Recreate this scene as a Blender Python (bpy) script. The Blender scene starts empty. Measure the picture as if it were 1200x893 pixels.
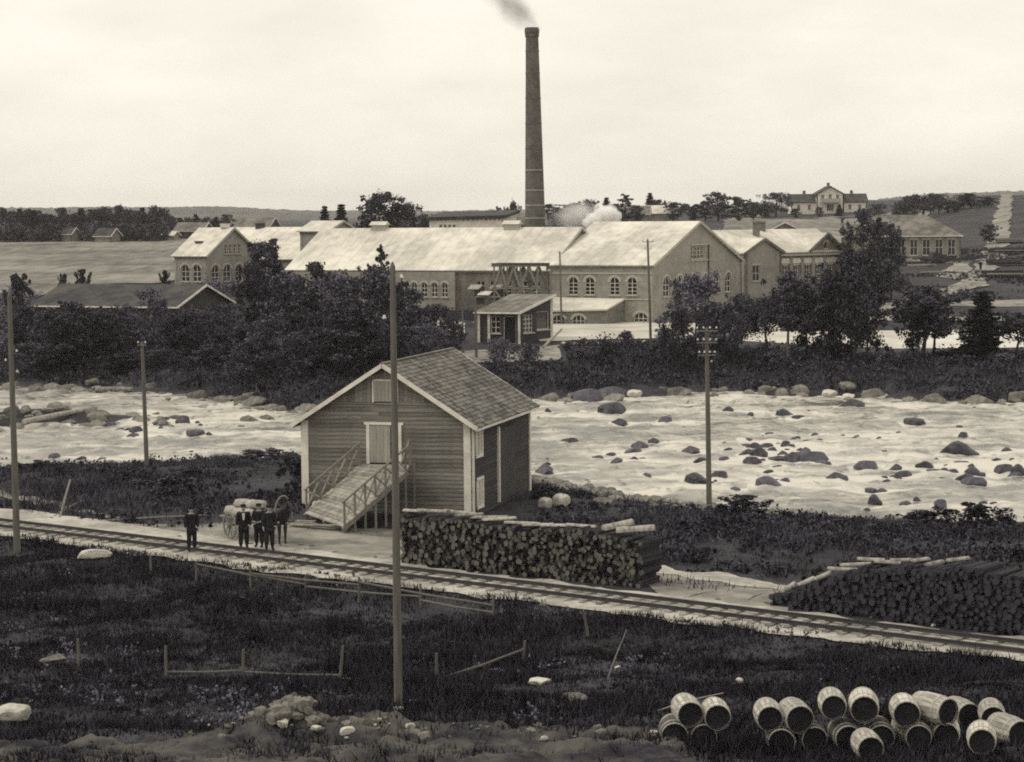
import bpy, bmesh, math, random
import numpy as np
from mathutils import Vector, Matrix, noise

random.seed(7)
RNG = np.random.default_rng(7)
SC = bpy.context.scene
COL = SC.collection
R = math.radians

# ------------------------------------------------------------------ camera
F_PX, IW, IH = 2500.0, 1200.0, 893.0
CAM_Z = 14.5
PITCH = math.atan(196.5 / F_PX)
ROLL = 0.0087
FWD = Vector((0, math.cos(PITCH), -math.sin(PITCH)))
UP0 = Vector((0, math.sin(PITCH), math.cos(PITCH)))
RT0 = Vector((1, 0, 0))
RT = RT0 * math.cos(ROLL) - UP0 * math.sin(ROLL)
UP = RT0 * math.sin(ROLL) + UP0 * math.cos(ROLL)
CAM = Vector((0, 0, CAM_Z))
cam_d = bpy.data.cameras.new('camera')
cam_d.sensor_width = 36.0
cam_d.lens = 36.0 * F_PX / IW
cam_d.clip_start = 0.5
cam_d.clip_end = 20000
cam = bpy.data.objects.new('camera', cam_d)
COL.objects.link(cam)
mw = Matrix.Identity(4)
for i in range(3):
    mw[i][0], mw[i][1], mw[i][2], mw[i][3] = RT[i], UP[i], -FWD[i], CAM[i]
cam.matrix_world = mw
SC.camera = cam

# ------------------------------------------------------------------ light
SUN_DIR = Vector((-0.62, -0.10, 0.78)).normalized()      # towards the sun
sun_d = bpy.data.lights.new('sun', 'SUN')
sun_d.energy = 1.2
sun_d.angle = R(16)
sun_d.color = (1.0, 0.955, 0.86)
sun = bpy.data.objects.new('sun', sun_d)
sun.rotation_euler = SUN_DIR.to_track_quat('Z', 'Y').to_euler()
sun.location = (0, 0, 200)
COL.objects.link(sun)

world = bpy.data.worlds.new('World')
SC.world = world
world.use_nodes = True
wt = world.node_tree
wt.nodes.clear()
def wn(t, **k):
    n = wt.nodes.new(t)
    for a, b in k.items(): setattr(n, a, b)
    return n
sky = wn('ShaderNodeTexSky', sky_type='NISHITA')
sky.sun_disc = False
sky.sun_elevation = math.asin(SUN_DIR.z)
sky.sun_rotation = math.atan2(SUN_DIR.x, SUN_DIR.y)
sky.dust_density = 3.0
bw = wn('ShaderNodeRGBToBW')
wt.links.new(sky.outputs[0], bw.inputs[0])
mx = wn('ShaderNodeMix', data_type='FLOAT')               # overcast: cloud deck over the clear sky
mx.inputs[0].default_value = 0.86
mx.inputs[3].default_value = 11.6
wt.links.new(bw.outputs[0], mx.inputs[2])
tc = wn('ShaderNodeTexCoord')
mp = wn('ShaderNodeMapping')
mp.inputs['Scale'].default_value = (3.0, 3.0, 9.0)
wt.links.new(tc.outputs['Generated'], mp.inputs[0])
nz = wn('ShaderNodeTexNoise')
nz.inputs['Scale'].default_value = 2.6
nz.inputs['Detail'].default_value = 5
nz.inputs['Roughness'].default_value = 0.55
wt.links.new(mp.outputs[0], nz.inputs['Vector'])
mr = wn('ShaderNodeMapRange')
mr.inputs[1].default_value = 0.3; mr.inputs[2].default_value = 0.7
mr.inputs[3].default_value = 0.87; mr.inputs[4].default_value = 1.04
wt.links.new(nz.outputs[0], mr.inputs[0])
ml = wn('ShaderNodeMath', operation='MULTIPLY')
wt.links.new(mx.outputs[0], ml.inputs[0]); wt.links.new(mr.outputs[0], ml.inputs[1])
tint = wn('ShaderNodeVectorMath', operation='SCALE')
tint.inputs[0].default_value = (1.0, 0.948, 0.838)
wt.links.new(ml.outputs[0], tint.inputs['Scale'])
bg = wn('ShaderNodeBackground')
bg.inputs['Strength'].default_value = 0.1
wt.links.new(tint.outputs[0], bg.inputs['Color'])
wo = wn('ShaderNodeOutputWorld')
wt.links.new(bg.outputs[0], wo.inputs['Surface'])

SC.view_settings.view_transform = 'Standard'
SC.view_settings.look = 'None'
SC.view_settings.exposure = 0.0
SC.view_settings.gamma = 1.0
SC.view_settings.use_curve_mapping = False
SC.render.engine = 'CYCLES'
SC.cycles.use_denoising = False
SC.cycles.max_bounces = 10
SC.cycles.diffuse_bounces = 3
SC.cycles.glossy_bounces = 2
SC.cycles.transmission_bounces = 2
SC.cycles.transparent_max_bounces = 6
SC.cycles.volume_bounces = 8
SC.cycles.volume_step_rate = 2.0
SC.cycles.volume_max_steps = 64
SC.cycles.filter_width = 1.9

# ------------------------------------------------------------------ materials
def g(v, cool=False):
    """grey of value v toned as the old print: warm lights, cool darks"""
    k = min(1.0, max(0.0, (v - 0.015) / 0.055))
    r = (1.0, 0.948 * k + 0.945 * (1 - k), 0.835 * k + 1.42 * (1 - k))
    if cool: r = (1.0, 0.935, 1.24)
    return (v * r[0], v * r[1], v * r[2], 1.0)

MATS = {}
def mat(name, lo, hi, scale=4.0, rough=0.85, stretch=(1, 1, 1), bump=0.0, bscale=None, island=0.0,
        objrand=0.0, detail=4, spec=0.3, wave=None, spots=None, cool=False):
    m = bpy.data.materials.new(name)
    m.use_nodes = True
    nt = m.node_tree
    nd, lk = nt.nodes, nt.links
    b = nd['Principled BSDF']
    b.inputs['Roughness'].default_value = rough
    b.inputs['Specular IOR Level'].default_value = spec
    t = nd.new('ShaderNodeTexCoord')
    mp = nd.new('ShaderNodeMapping')
    mp.inputs['Scale'].default_value = stretch
    lk.new(t.outputs['Object'], mp.inputs[0])
    n = nd.new('ShaderNodeTexNoise')
    n.inputs['Scale'].default_value = scale
    n.inputs['Detail'].default_value = detail
    n.inputs['Roughness'].default_value = 0.6
    lk.new(mp.outputs[0], n.inputs['Vector'])
    fac = n.outputs[0]
    r = nd.new('ShaderNodeMapRange')
    r.inputs[1].default_value = 0.3; r.inputs[2].default_value = 0.7
    lk.new(fac, r.inputs[0])
    fac = r.outputs[0]
    if spots:                                     # large patches of stain or bare soil
        n2 = nd.new('ShaderNodeTexNoise')
        n2.inputs['Scale'].default_value = spots[0]; n2.inputs['Detail'].default_value = 3
        lk.new(t.outputs['Object'], n2.inputs['Vector'])
        r2 = nd.new('ShaderNodeMapRange')
        r2.inputs[1].default_value = 0.35; r2.inputs[2].default_value = 0.65
        r2.inputs[3].default_value = -spots[1]; r2.inputs[4].default_value = spots[1]
        lk.new(n2.outputs[0], r2.inputs[0])
        a2 = nd.new('ShaderNodeMath'); a2.operation = 'ADD'
        lk.new(fac, a2.inputs[0]); lk.new(r2.outputs[0], a2.inputs[1])
        fac = a2.outputs[0]
    for amt, node, out in ((island, 'ShaderNodeNewGeometry', 'Random Per Island'), (objrand, 'ShaderNodeObjectInfo', 'Random')):
        if amt:
            gi = nd.new(node)
            s = nd.new('ShaderNodeMath'); s.operation = 'SUBTRACT'; s.inputs[1].default_value = 0.5
            lk.new(gi.outputs[out], s.inputs[0])
            q = nd.new('ShaderNodeMath'); q.operation = 'MULTIPLY_ADD'
            q.inputs[1].default_value = amt
            lk.new(s.outputs[0], q.inputs[0]); lk.new(fac, q.inputs[2])
            fac = q.outputs[0]
    cr = nd.new('ShaderNodeMix'); cr.data_type = 'RGBA'; cr.clamp_factor = True
    cr.inputs[6].default_value = g(lo, cool); cr.inputs[7].default_value = g(hi, cool)
    lk.new(fac, cr.inputs[0])
    colo = cr.outputs[2]
    if wave:                                      # fine joint lines: brick courses, sheet laps
        w = nd.new('ShaderNodeTexWave')
        w.wave_type = 'BANDS'; w.bands_direction = wave[0]
        w.inputs['Scale'].default_value = wave[1]
        w.inputs['Distortion'].default_value = wave[3] if len(wave) > 3 else 0.3
        lk.new(t.outputs['Object'], w.inputs['Vector'])
        rr = nd.new('ShaderNodeMapRange')
        rr.inputs[1].default_value = 0.0; rr.inputs[2].default_value = 0.25
        rr.inputs[3].default_value = wave[2]; rr.inputs[4].default_value = 1.0
        lk.new(w.outputs[1], rr.inputs[0])
        mm = nd.new('ShaderNodeMix'); mm.data_type = 'RGBA'; mm.blend_type = 'MULTIPLY'
        mm.inputs[0].default_value = 1.0
        lk.new(colo, mm.inputs[6]); lk.new(rr.outputs[0], mm.inputs[7])
        colo = mm.outputs[2]
    lk.new(colo, b.inputs['Base Color'])
    if bump:
        bp = nd.new('ShaderNodeBump')
        bp.inputs['Strength'].default_value = bump
        bp.inputs['Distance'].default_value = 0.05
        n3 = nd.new('ShaderNodeTexNoise')
        n3.inputs['Scale'].default_value = bscale or scale * 3
        n3.inputs['Detail'].default_value = 4
        lk.new(mp.outputs[0], n3.inputs['Vector'])
        lk.new(n3.outputs[0], bp.inputs['Height'])
        lk.new(bp.outputs[0], b.inputs['Normal'])
    MATS[name] = m
    return m

M_ground = mat('soil and turf', 0.006, 0.042, 0.9, spots=(0.12, 0.4), bump=0.6, bscale=6, cool=True)
M_grass = mat('dark grass', 0.003, 0.042, 0.6, island=1.5, rough=0.9, spec=0.1, cool=True)
M_weed = mat('bank weeds', 0.016, 0.095, 0.35, island=1.2, rough=0.9, spec=0.1, cool=True)
M_under = mat('undergrowth leaves', 0.006, 0.09, 0.25, island=1.2, rough=0.9, spec=0.1, cool=True)
M_field = mat('meadow', 0.09, 0.27, 0.5, stretch=(1, .14, 1), spots=(0.03, 0.35), rough=0.95, detail=8)
M_gravel = mat('gravel', 0.26, 0.50, 2.2, spots=(0.35, 0.45), bump=0.7, bscale=14, detail=8)
M_sand = mat('pale yard sand', 0.38, 0.60, 0.5, stretch=(0.6, 2, 1), spots=(0.15, 0.4), detail=7)
M_dirt = mat('trodden dirt', 0.12, 0.32, 0.9, spots=(0.3, 0.4), bump=0.6, bscale=9, detail=7)
M_stone = mat('grey stone', 0.10, 0.26, 2.0, objrand=0.7, bump=0.6, bscale=7)
M_wetstone = mat('wet river stone', 0.018, 0.085, 1.6, objrand=0.6, rough=0.45, bump=0.6, bscale=6, cool=True)
M_palestone = mat('pale stone', 0.42, 0.66, 2.2, objrand=0.4, bump=0.5, bscale=7)
M_brick = mat('pale brick', 0.22, 0.34, 1.4, spots=(0.25, 0.35), wave=('Z', 1.6, 0.86, 1.2), detail=6)
M_brickd = mat('dark brick', 0.11, 0.21, 1.6, spots=(0.3, 0.4), wave=('Z', 1.6, 0.85, 1.2), detail=6)
M_chim = mat('chimney brick', 0.085, 0.145, 1.4, spots=(0.35, 0.35), wave=('Z', 1.4, 0.8, 0.6), detail=6)
M_trim = mat('light brick trim', 0.34, 0.46, 3.0)
M_roof = mat('pale roof sheet', 0.46, 0.74, 0.8, stretch=(1, 1, 1), spots=(0.12, 0.45), rough=0.7, detail=7)
M_roofd = mat('weathered board roof', 0.028, 0.075, 0.9, stretch=(1, 1, 1), spots=(0.3, 0.4), detail=7)
M_roofm = mat('grey board roof', 0.10, 0.22, 0.8, spots=(0.2, 0.5), detail=7)
M_shin = mat('roof shingles', 0.065, 0.205, 1.2, island=1.1, spots=(0.5, 0.25), bump=0.4, bscale=8)
M_glass = mat('window glass', 0.015, 0.035, 1.0, rough=0.12, spec=0.5)
M_white = mat('white paint', 0.58, 0.80, 1.5, spots=(1.2, 0.3), rough=0.6)
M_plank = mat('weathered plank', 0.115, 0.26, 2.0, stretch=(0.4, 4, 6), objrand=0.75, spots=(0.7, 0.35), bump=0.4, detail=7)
M_plankd = mat('dark plank', 0.030, 0.065, 2.0, stretch=(0.4, 4, 6), objrand=0.6, spots=(0.8, 0.3), bump=0.4, detail=7)
M_deck = mat('pale deck plank', 0.17, 0.38, 2.0, stretch=(2, 2, 2), objrand=0.6, spots=(0.8, 0.3), detail=7)
M_door = mat('door planks', 0.26, 0.40, 2.0, stretch=(6, 4, 0.5), objrand=0.5)
M_post = mat('grey timber', 0.13, 0.25, 2.5, stretch=(4, 4, 0.5), objrand=0.4, bump=0.4)
M_polew = mat('tarred pole', 0.085, 0.17, 2.5, stretch=(4, 4, 0.35), objrand=0.3, bump=0.5, detail=7)
M_rust = mat('rail steel', 0.030, 0.06, 5, rough=0.55)
M_sleep = mat('old sleeper', 0.10, 0.34, 3, stretch=(1, 4, 4), objrand=0.7, bump=0.5)
M_bark = mat('bark', 0.012, 0.04, 3, stretch=(3, 3, 0.6), island=0.6, objrand=0.5, bump=0.6, cool=True)
M_birch = mat('birch bark', 0.20, 0.45, 3, stretch=(1, 1, 3), bump=0.3)
M_end = mat('log end', 0.004, 0.13, 3, island=1.6, objrand=1.6)
M_endd = mat('old dark log end', 0.004, 0.045, 3, island=1.4, objrand=1.4, cool=True)
M_slab = mat('pale split wood', 0.14, 0.42, 2, stretch=(3, 3, 1), objrand=0.6, bump=0.3)
M_leaf = mat('dark leaves', 0.006, 0.100, 0.5, island=1.3, objrand=0.6, rough=0.85, spec=0.15, cool=True)
M_leafm = mat('grey leaves', 0.024, 0.17, 0.4, island=1.2, objrand=0.7, rough=0.85, spec=0.15, cool=True)
M_needle = mat('needles', 0.011, 0.032, 0.4, island=0.8, objrand=0.4, rough=0.9, spec=0.1, cool=True)
M_cloth = mat('dark cloth', 0.012, 0.028, 6, objrand=0.5, rough=0.95, spec=0.1, cool=True)
M_cloth2 = mat('brown cloth', 0.03, 0.06, 6, rough=0.95, spec=0.1)
M_skin = mat('skin', 0.26, 0.36, 6, rough=0.6)
M_shirt = mat('white shirt', 0.60, 0.74, 6)
M_hide = mat('horse coat', 0.012, 0.03, 4, rough=0.6, cool=True)
M_sack = mat('pale sacking', 0.24, 0.44, 3, objrand=0.6, bump=0.4)
M_iron = mat('dark iron', 0.02, 0.05, 5, rough=0.5)
M_porc = mat('white porcelain', 0.55, 0.7, 3, rough=0.25, spec=0.5)
M_stave = mat('barrel stave', 0.26, 0.62, 3, stretch=(5, 0.6, 5), island=0.8, objrand=0.9, bump=0.3)
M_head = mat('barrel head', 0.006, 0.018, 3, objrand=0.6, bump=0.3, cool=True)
M_earth = mat('bare earth', 0.016, 0.085, 1.5, spots=(0.5, 0.5), bump=0.8, bscale=8, detail=8)
M_stave_shade = mat('shaded stave', 0.05, 0.14, 3, stretch=(5, 0.6, 5), island=0.7, bump=0.3)
M_hoop = mat('wooden hoop', 0.30, 0.5, 4)
M_hill = mat('forested hill', 0.05, 0.11, 0.020, stretch=(1, 0.4, 2), spots=(0.004, 0.4), rough=1.0, spec=0.0, detail=8)
M_canal = mat('canal sky sheen', 0.50, 0.72, 0.6, stretch=(.4, .25, 1), rough=0.35, spec=0.5, spots=(.08, .3))  # pale colour stands in for sky reflected in the still canal
# ------------------------------------------------------------------ helpers
def ray(px, py):
    u, v = (px - IW / 2) / F_PX, (IH / 2 - py) / F_PX
    return RT * u + UP * v + FWD
def atz(px, py, z):
    d = ray(px, py); return CAM + d * ((z - CAM_Z) / d.z)
def aty(px, py, Y):
    d = ray(px, py); return CAM + d * (Y / d.y)

_P = RNG.permutation(512)
_V = RNG.random(512)
def vnoise(x, y):
    x = np.asarray(x, float); y = np.asarray(y, float)
    xi, yi = np.floor(x).astype(int), np.floor(y).astype(int)
    fx, fy = x - xi, y - yi
    fx, fy = fx * fx * (3 - 2 * fx), fy * fy * (3 - 2 * fy)
    def h(a, b): return _V[_P[(_P[a & 511] + b) & 511]]
    a, b, c, d = h(xi, yi), h(xi + 1, yi), h(xi, yi + 1), h(xi + 1, yi + 1)
    return (a + (b - a) * fx) * (1 - fy) + (c + (d - c) * fx) * fy - 0.5
def fbm(x, y, o=4):
    s, a = 0, 1
    for i in range(o):
        s = s + a * vnoise(np.asarray(x) * 2 ** i + 17 * i, np.asarray(y) * 2 ** i + 5 * i); a *= 0.5
    return s
def sstep(a, b, x):
    t = np.clip((np.asarray(x, float) - a) / (b - a), 0, 1); return t * t * (3 - 2 * t)

NX = [-60, -33.8, -23, -15.4, -6, 2.1, 8.8, 13, 18.4, 26.8, 60]
NY = [140, 141, 144, 148, 140, 131, 122.5, 118, 114.7, 113.6, 113]
FX = [-80, -47, -36, -27, -18.4, 3, 15, 23, 33, 43, 90]
FY = [210, 206, 200, 190, 177, 186, 193, 190, 186, 177, 172]
LY = [150, 220, 245, 300, 342, 600, 900, 2500, 6500]; LZ = [-.6, .0, .9, 4.7, 5.2, 7.6, 9, 8, 6]
MY = [150, 200, 212, 226, 256, 330, 500, 600, 900, 2500, 6500]; MZ = [-.5, -.2, .4, 1.15, 1.3, 2, 6, 9.5, 12, 9, 6]
RY = [150, 195, 228, 262, 290, 380, 720, 1200, 2500, 6500]; RZ = [-.6, -.4, -.1, .5, 2.4, 5.7, 13.6, 14.5, 12, 8]
def railn(x, y): return 0.599 * x + 0.8008 * (y - 81.6)
def river_near(x): return np.interp(x, NX, NY)
def river_far(x): return np.interp(x, FX, FY)
def H(x, y):
    x = np.asarray(x, float); y = np.asarray(y, float)
    n = railn(x, y)
    z = np.interp(y, [30, 40, 45, 50, 54, 61, 66, 71], [4, 3, 2.4, 1.75, 1.3, .6, .1, 0])
    off = sstep(-2.2, -5.0, n)
    rough = fbm(x * .35, y * .35) * .35 + fbm(x * 1.3 + 9, y * 1.3) * .12
    z = z - .3 * off * sstep(64, 72, y) + rough * off
    # earth berm near the lower edge
    z = z + .42 * np.exp(-((x + 4.8) / 3.2) ** 2 - ((y - 52.3) / 1.0) ** 2) * (1 + 1.2 * fbm(x * 1.1, y * 1.1)) \
          + .22 * np.exp(-((x - 0.5) / 2.4) ** 2 - ((y - 52.0) / 1.0) ** 2) \
          - .25 * np.exp(-((y - 55.5) / 1.2) ** 2) * sstep(6, 2, x)
    riv = sstep(4.0, 9.0, n)
    zb = -.25 + .25 * fbm(x * .25 + 3, y * .25) + .1 * fbm(x * 1.1, y * 1.1) + .55 * np.exp(-((x + 11) / 5) ** 2 - ((y - 104) / 6) ** 2)
    z = np.where(n > 4, zb * riv, z)
    e = river_near(x) + 1.6 * fbm(x * .3, x * .1 + 4) - y
    bank = -2.15 + 1.9 * np.clip(e / 21, 0, 1) ** .95 + .22 * fbm(x * .6, y * .6)
    z = np.where(e < 21, np.minimum(z, np.where(e > 0, bank, -2.15 + .28 * np.maximum(e, -5))), z)
    # far land
    wl, wr = sstep(-8, -36, x), sstep(14, 42, x)
    zc = wl * np.interp(y, LY, LZ) + wr * np.interp(y, RY, RZ) + (1 - wl) * (1 - wr) * np.interp(y, MY, MZ)
    zc = zc + fbm(x * .08, y * .08) * .35 * sstep(190, 230, y) * sstep(20, 36, np.abs(x)) + fbm(x * .012, y * .012) * 2.0 * sstep(420, 800, y)
    gg = y - river_far(x) - 2.5 * fbm(x * .2 + 7, x * .05)
    zfar = np.minimum(zc, -2.15 + 1.9 * sstep(-1, 12, gg) + np.maximum(gg - 8, 0) * .3 + .5 * fbm(x * .5, y * .5) * sstep(0, 5, gg))
    zfar = np.where(gg < 0, -2.15 + .28 * np.maximum(gg, -5), zfar)
    z = np.where(e < -14, zfar, z)
    # rocky spit in the river
    sp = np.exp(-((x + 38) / 9.5) ** 2 - ((y - 172 - .25 * (x + 38)) / 5.0) ** 2)
    z = np.where((e < -5) & (gg < 3), np.maximum(z, -3.4 + 2.3 * sp ** .7 * (1 + .25 * fbm(x * .5, y * .5))), z)
    z = z + 5.0 * sstep(52, 100, x - .09 * y) * sstep(330, 520, y) * sstep(2500, 1200, y)
    # canal basin
    cb = sstep(22, 26, x) * sstep(228, 231, y) * sstep(262, 258, y)
    z = z * (1 - cb) + (-1.0) * cb
    return z
def h1(x, y): return float(H(x, y))
def ground(px, py):
    d = ray(px, py); t, dt = 30.0, 0.25
    while t < 3000:
        p = CAM + d * t
        if p.z < h1(p.x, p.y): return Vector((p.x, p.y, h1(p.x, p.y)))
        t += dt; dt *= 1.004
    return p
def gx(px, Y):
    """ground point seen at column px, depth Y"""
    X = (px - 600) / F_PX * Y
    return Vector((X, Y, h1(X, Y)))

def tag(o, label=None, cat=None, group=None, kind=None):
    if label: o['label'] = label
    if cat: o['category'] = cat
    if group: o['group'] = group
    if kind: o['kind'] = kind
    return o
def link(name, me, parent=None, m=None, M=None):
    o = bpy.data.objects.new(name, me)
    COL.objects.link(o)
    if m is not None and me is not None:
        for q in (m if isinstance(m, (list, tuple)) else [m]):
            me.materials.append(q)
    o.parent = parent
    if M is not None: o.matrix_basis = M
    return o
def empty(name, loc, label, cat, group=None, rz=0):
    o = bpy.data.objects.new(name, None)
    o.empty_display_size = .2
    COL.objects.link(o)
    o.location = loc; o.rotation_euler = (0, 0, rz)
    return tag(o, label, cat, group)
def inst(name, me, parent=None, M=None):
    o = bpy.data.objects.new(name, me)
    COL.objects.link(o); o.parent = parent
    if M is not None: o.matrix_basis = M
    return o
def copy_tree(o, parent=None):
    c = o.copy(); COL.objects.link(c); c.parent = parent
    for ch in o.children: copy_tree(ch, c)
    return c

class MB:
    def __init__(s): s.v, s.f, s.m, s.mi = [], [], [], 0
    def add(s, vs, fs):
        b = len(s.v); s.v += [tuple(q) for q in vs]
        s.f += [tuple(b + i for i in f) for f in fs]; s.m += [s.mi] * len(fs)
        return s
    def box(s, c, d, M=None):
        x, y, z = d[0] / 2, d[1] / 2, d[2] / 2
        vs = [Vector((c[0] + a * x, c[1] + b * y, c[2] + e * z)) for a in (-1, 1) for b in (-1, 1) for e in (-1, 1)]
        if M is not None: vs = [M @ q for q in vs]
        return s.add(vs, [(0, 1, 3, 2), (4, 6, 7, 5), (0, 4, 5, 1), (2, 3, 7, 6), (0, 2, 6, 4), (1, 5, 7, 3)])
    def beam(s, p, q, w, h, up=(0, 0, 1)):
        p, q = Vector(p), Vector(q); a = (q - p)
        if a.length < 1e-6: return s
        a.normalize(); upv = Vector(up)
        if abs(a.dot(upv)) > .98: upv = Vector((0, 1, 0))
        sd = a.cross(upv).normalized(); uu = sd.cross(a)
        vs = [c + sd * (i * w / 2) + uu * (j * h / 2) for c in (p, q) for i in (-1, 1) for j in (-1, 1)]
        return s.add(vs, [(0, 1, 3, 2), (4, 6, 7, 5), (0, 4, 5, 1), (2, 3, 7, 6), (0, 2, 6, 4), (1, 5, 7, 3)])
    def prism(s, pts, ext):
        pts = [Vector(p) for p in pts]; ext = Vector(ext); n = len(pts)
        vs = pts + [p + ext for p in pts]
        return s.add(vs, [tuple(range(n))[::-1], tuple(range(n, 2 * n))] + [(i, (i + 1) % n, n + (i + 1) % n, n + i) for i in range(n)])
    def tube(s, pts, rad, seg=8, cap=True):
        pts = [Vector(p) for p in pts]
        rad = rad if isinstance(rad, (list, tuple)) else [rad] * len(pts)
        vs, fs = [], []
        ref = None
        for i, p in enumerate(pts):
            a = (pts[min(i + 1, len(pts) - 1)] - pts[max(i - 1, 0)]).normalized()
            if ref is None: ref = Vector((1, 0, 0)) if abs(a.x) < .8 else Vector((0, 1, 0))
            sd = a.cross(ref).normalized(); uu = sd.cross(a); ref = -sd.cross(a) * 0 + ref
            for k in range(seg):
                t = 2 * math.pi * k / seg
                vs.append(p + sd * (math.cos(t) * rad[i]) + uu * (math.sin(t) * rad[i]))
        for i in range(len(pts) - 1):
            for k in range(seg):
                k2 = (k + 1) % seg
                fs.append((i * seg + k, (i + 1) * seg + k, (i + 1) * seg + k2, i * seg + k2))
        if cap:
            fs.append(tuple(range(seg))); fs.append(tuple(range((len(pts) - 1) * seg, len(pts) * seg))[::-1])
        return s.add(vs, fs)
    def lathe(s, prof, seg=16, M=None, cap=True):
        vs, fs = [], []
        for r, z in prof:
            for k in range(seg):
                t = 2 * math.pi * k / seg
                vs.append(Vector((r * math.cos(t), r * math.sin(t), z)))
        if M is not None: vs = [M @ q for q in vs]
        for i in range(len(prof) - 1):
            for k in range(seg):
                k2 = (k + 1) % seg
                fs.append((i * seg + k, i * seg + k2, (i + 1) * seg + k2, (i + 1) * seg + k))
        if cap: fs.append(tuple(range(seg))[::-1]); fs.append(tuple(range((len(prof) - 1) * seg, len(prof) * seg)))
        return s.add(vs, fs)
    def mesh(s, name, smooth=False):
        me = bpy.data.meshes.new(name)
        me.from_pydata([tuple(q) for q in s.v], [], s.f)
        if any(s.m): me.polygons.foreach_set('material_index', s.m)
        if smooth: me.polygons.foreach_set('use_smooth', [True] * len(s.f))
        me.update()
        return me
    def build(s, name, m, parent=None, M=None, smooth=False, recalc=True):
        me = s.mesh(name, smooth)
        if recalc:
            bm = bmesh.new(); bm.from_mesh(me); bmesh.ops.recalc_face_normals(bm, faces=bm.faces); bm.to_mesh(me); bm.free()
        return link(name, me, parent, m, M)

def np_mesh(name, v, f):
    v = np.asarray(v, np.float32); f = np.asarray(f, np.int32)
    k = f.shape[1]
    me = bpy.data.meshes.new(name)
    me.vertices.add(len(v)); me.vertices.foreach_set('co', v.ravel())
    me.loops.add(f.size); me.loops.foreach_set('vertex_index', f.ravel())
    me.polygons.add(len(f))
    me.polygons.foreach_set('loop_start', np.arange(0, f.size, k, dtype=np.int32))
    me.update(calc_edges=True)
    return me
def grid_mesh(name, X, Y, Z):
    a, b = X.shape
    v = np.stack([X.ravel(), Y.ravel(), Z.ravel()], 1)
    i = np.arange(a * b).reshape(a, b)
    f = np.stack([i[:-1, :-1].ravel(), i[:-1, 1:].ravel(), i[1:, 1:].ravel(), i[1:, :-1].ravel()], 1)
    me = np_mesh(name, v, f)
    me.polygons.foreach_set('use_smooth', np.ones(len(f), bool))
    return me
def resample(poly, n):
    p = np.array(poly, float); d = np.r_[0, np.cumsum(np.hypot(*np.diff(p, axis=0).T))]
    t = np.linspace(0, d[-1], n)
    return np.stack([np.interp(t, d, p[:, 0]), np.interp(t, d, p[:, 1])], 1)
def strip(name, A, B, nu, nv, dz, m, jit=0.3, js=0.5, kind='structure', bumps=0.0):
    """a sheet lofted between two ground polylines, laid on the terrain"""
    a, b = resample(A, nu), resample(B, nu)
    t = np.linspace(0, 1, nv)[:, None, None]
    P = a[None] * (1 - t) + b[None] * t
    X, Y = P[..., 0].copy(), P[..., 1].copy()
    w = np.abs(t[..., 0] * 2 - 1) ** 2
    X += w * jit * 2 * fbm(X * js, Y * js + 3); Y += w * jit * 2 * fbm(X * js + 11, Y * js)
    Z = H(X, Y) + dz + bumps * fbm(X * 2, Y * 2)
    o = link(name, grid_mesh(name, X, Y, Z), None, m)
    return tag(o, kind=kind)
def frame(p0, p1, z=0.0):
    """local x along the wall (left to right seen from outside), y inward, z up"""
    p0, p1 = Vector(p0[:2]).to_3d(), Vector(p1[:2]).to_3d()
    return Matrix.Translation((p0.x, p0.y, z)) @ Matrix.Rotation(math.atan2(p1.y - p0.y, p1.x - p0.x), 4, 'Z')
def rel(root, M): return Matrix.Translation(-Vector(root.location)) @ M

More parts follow.
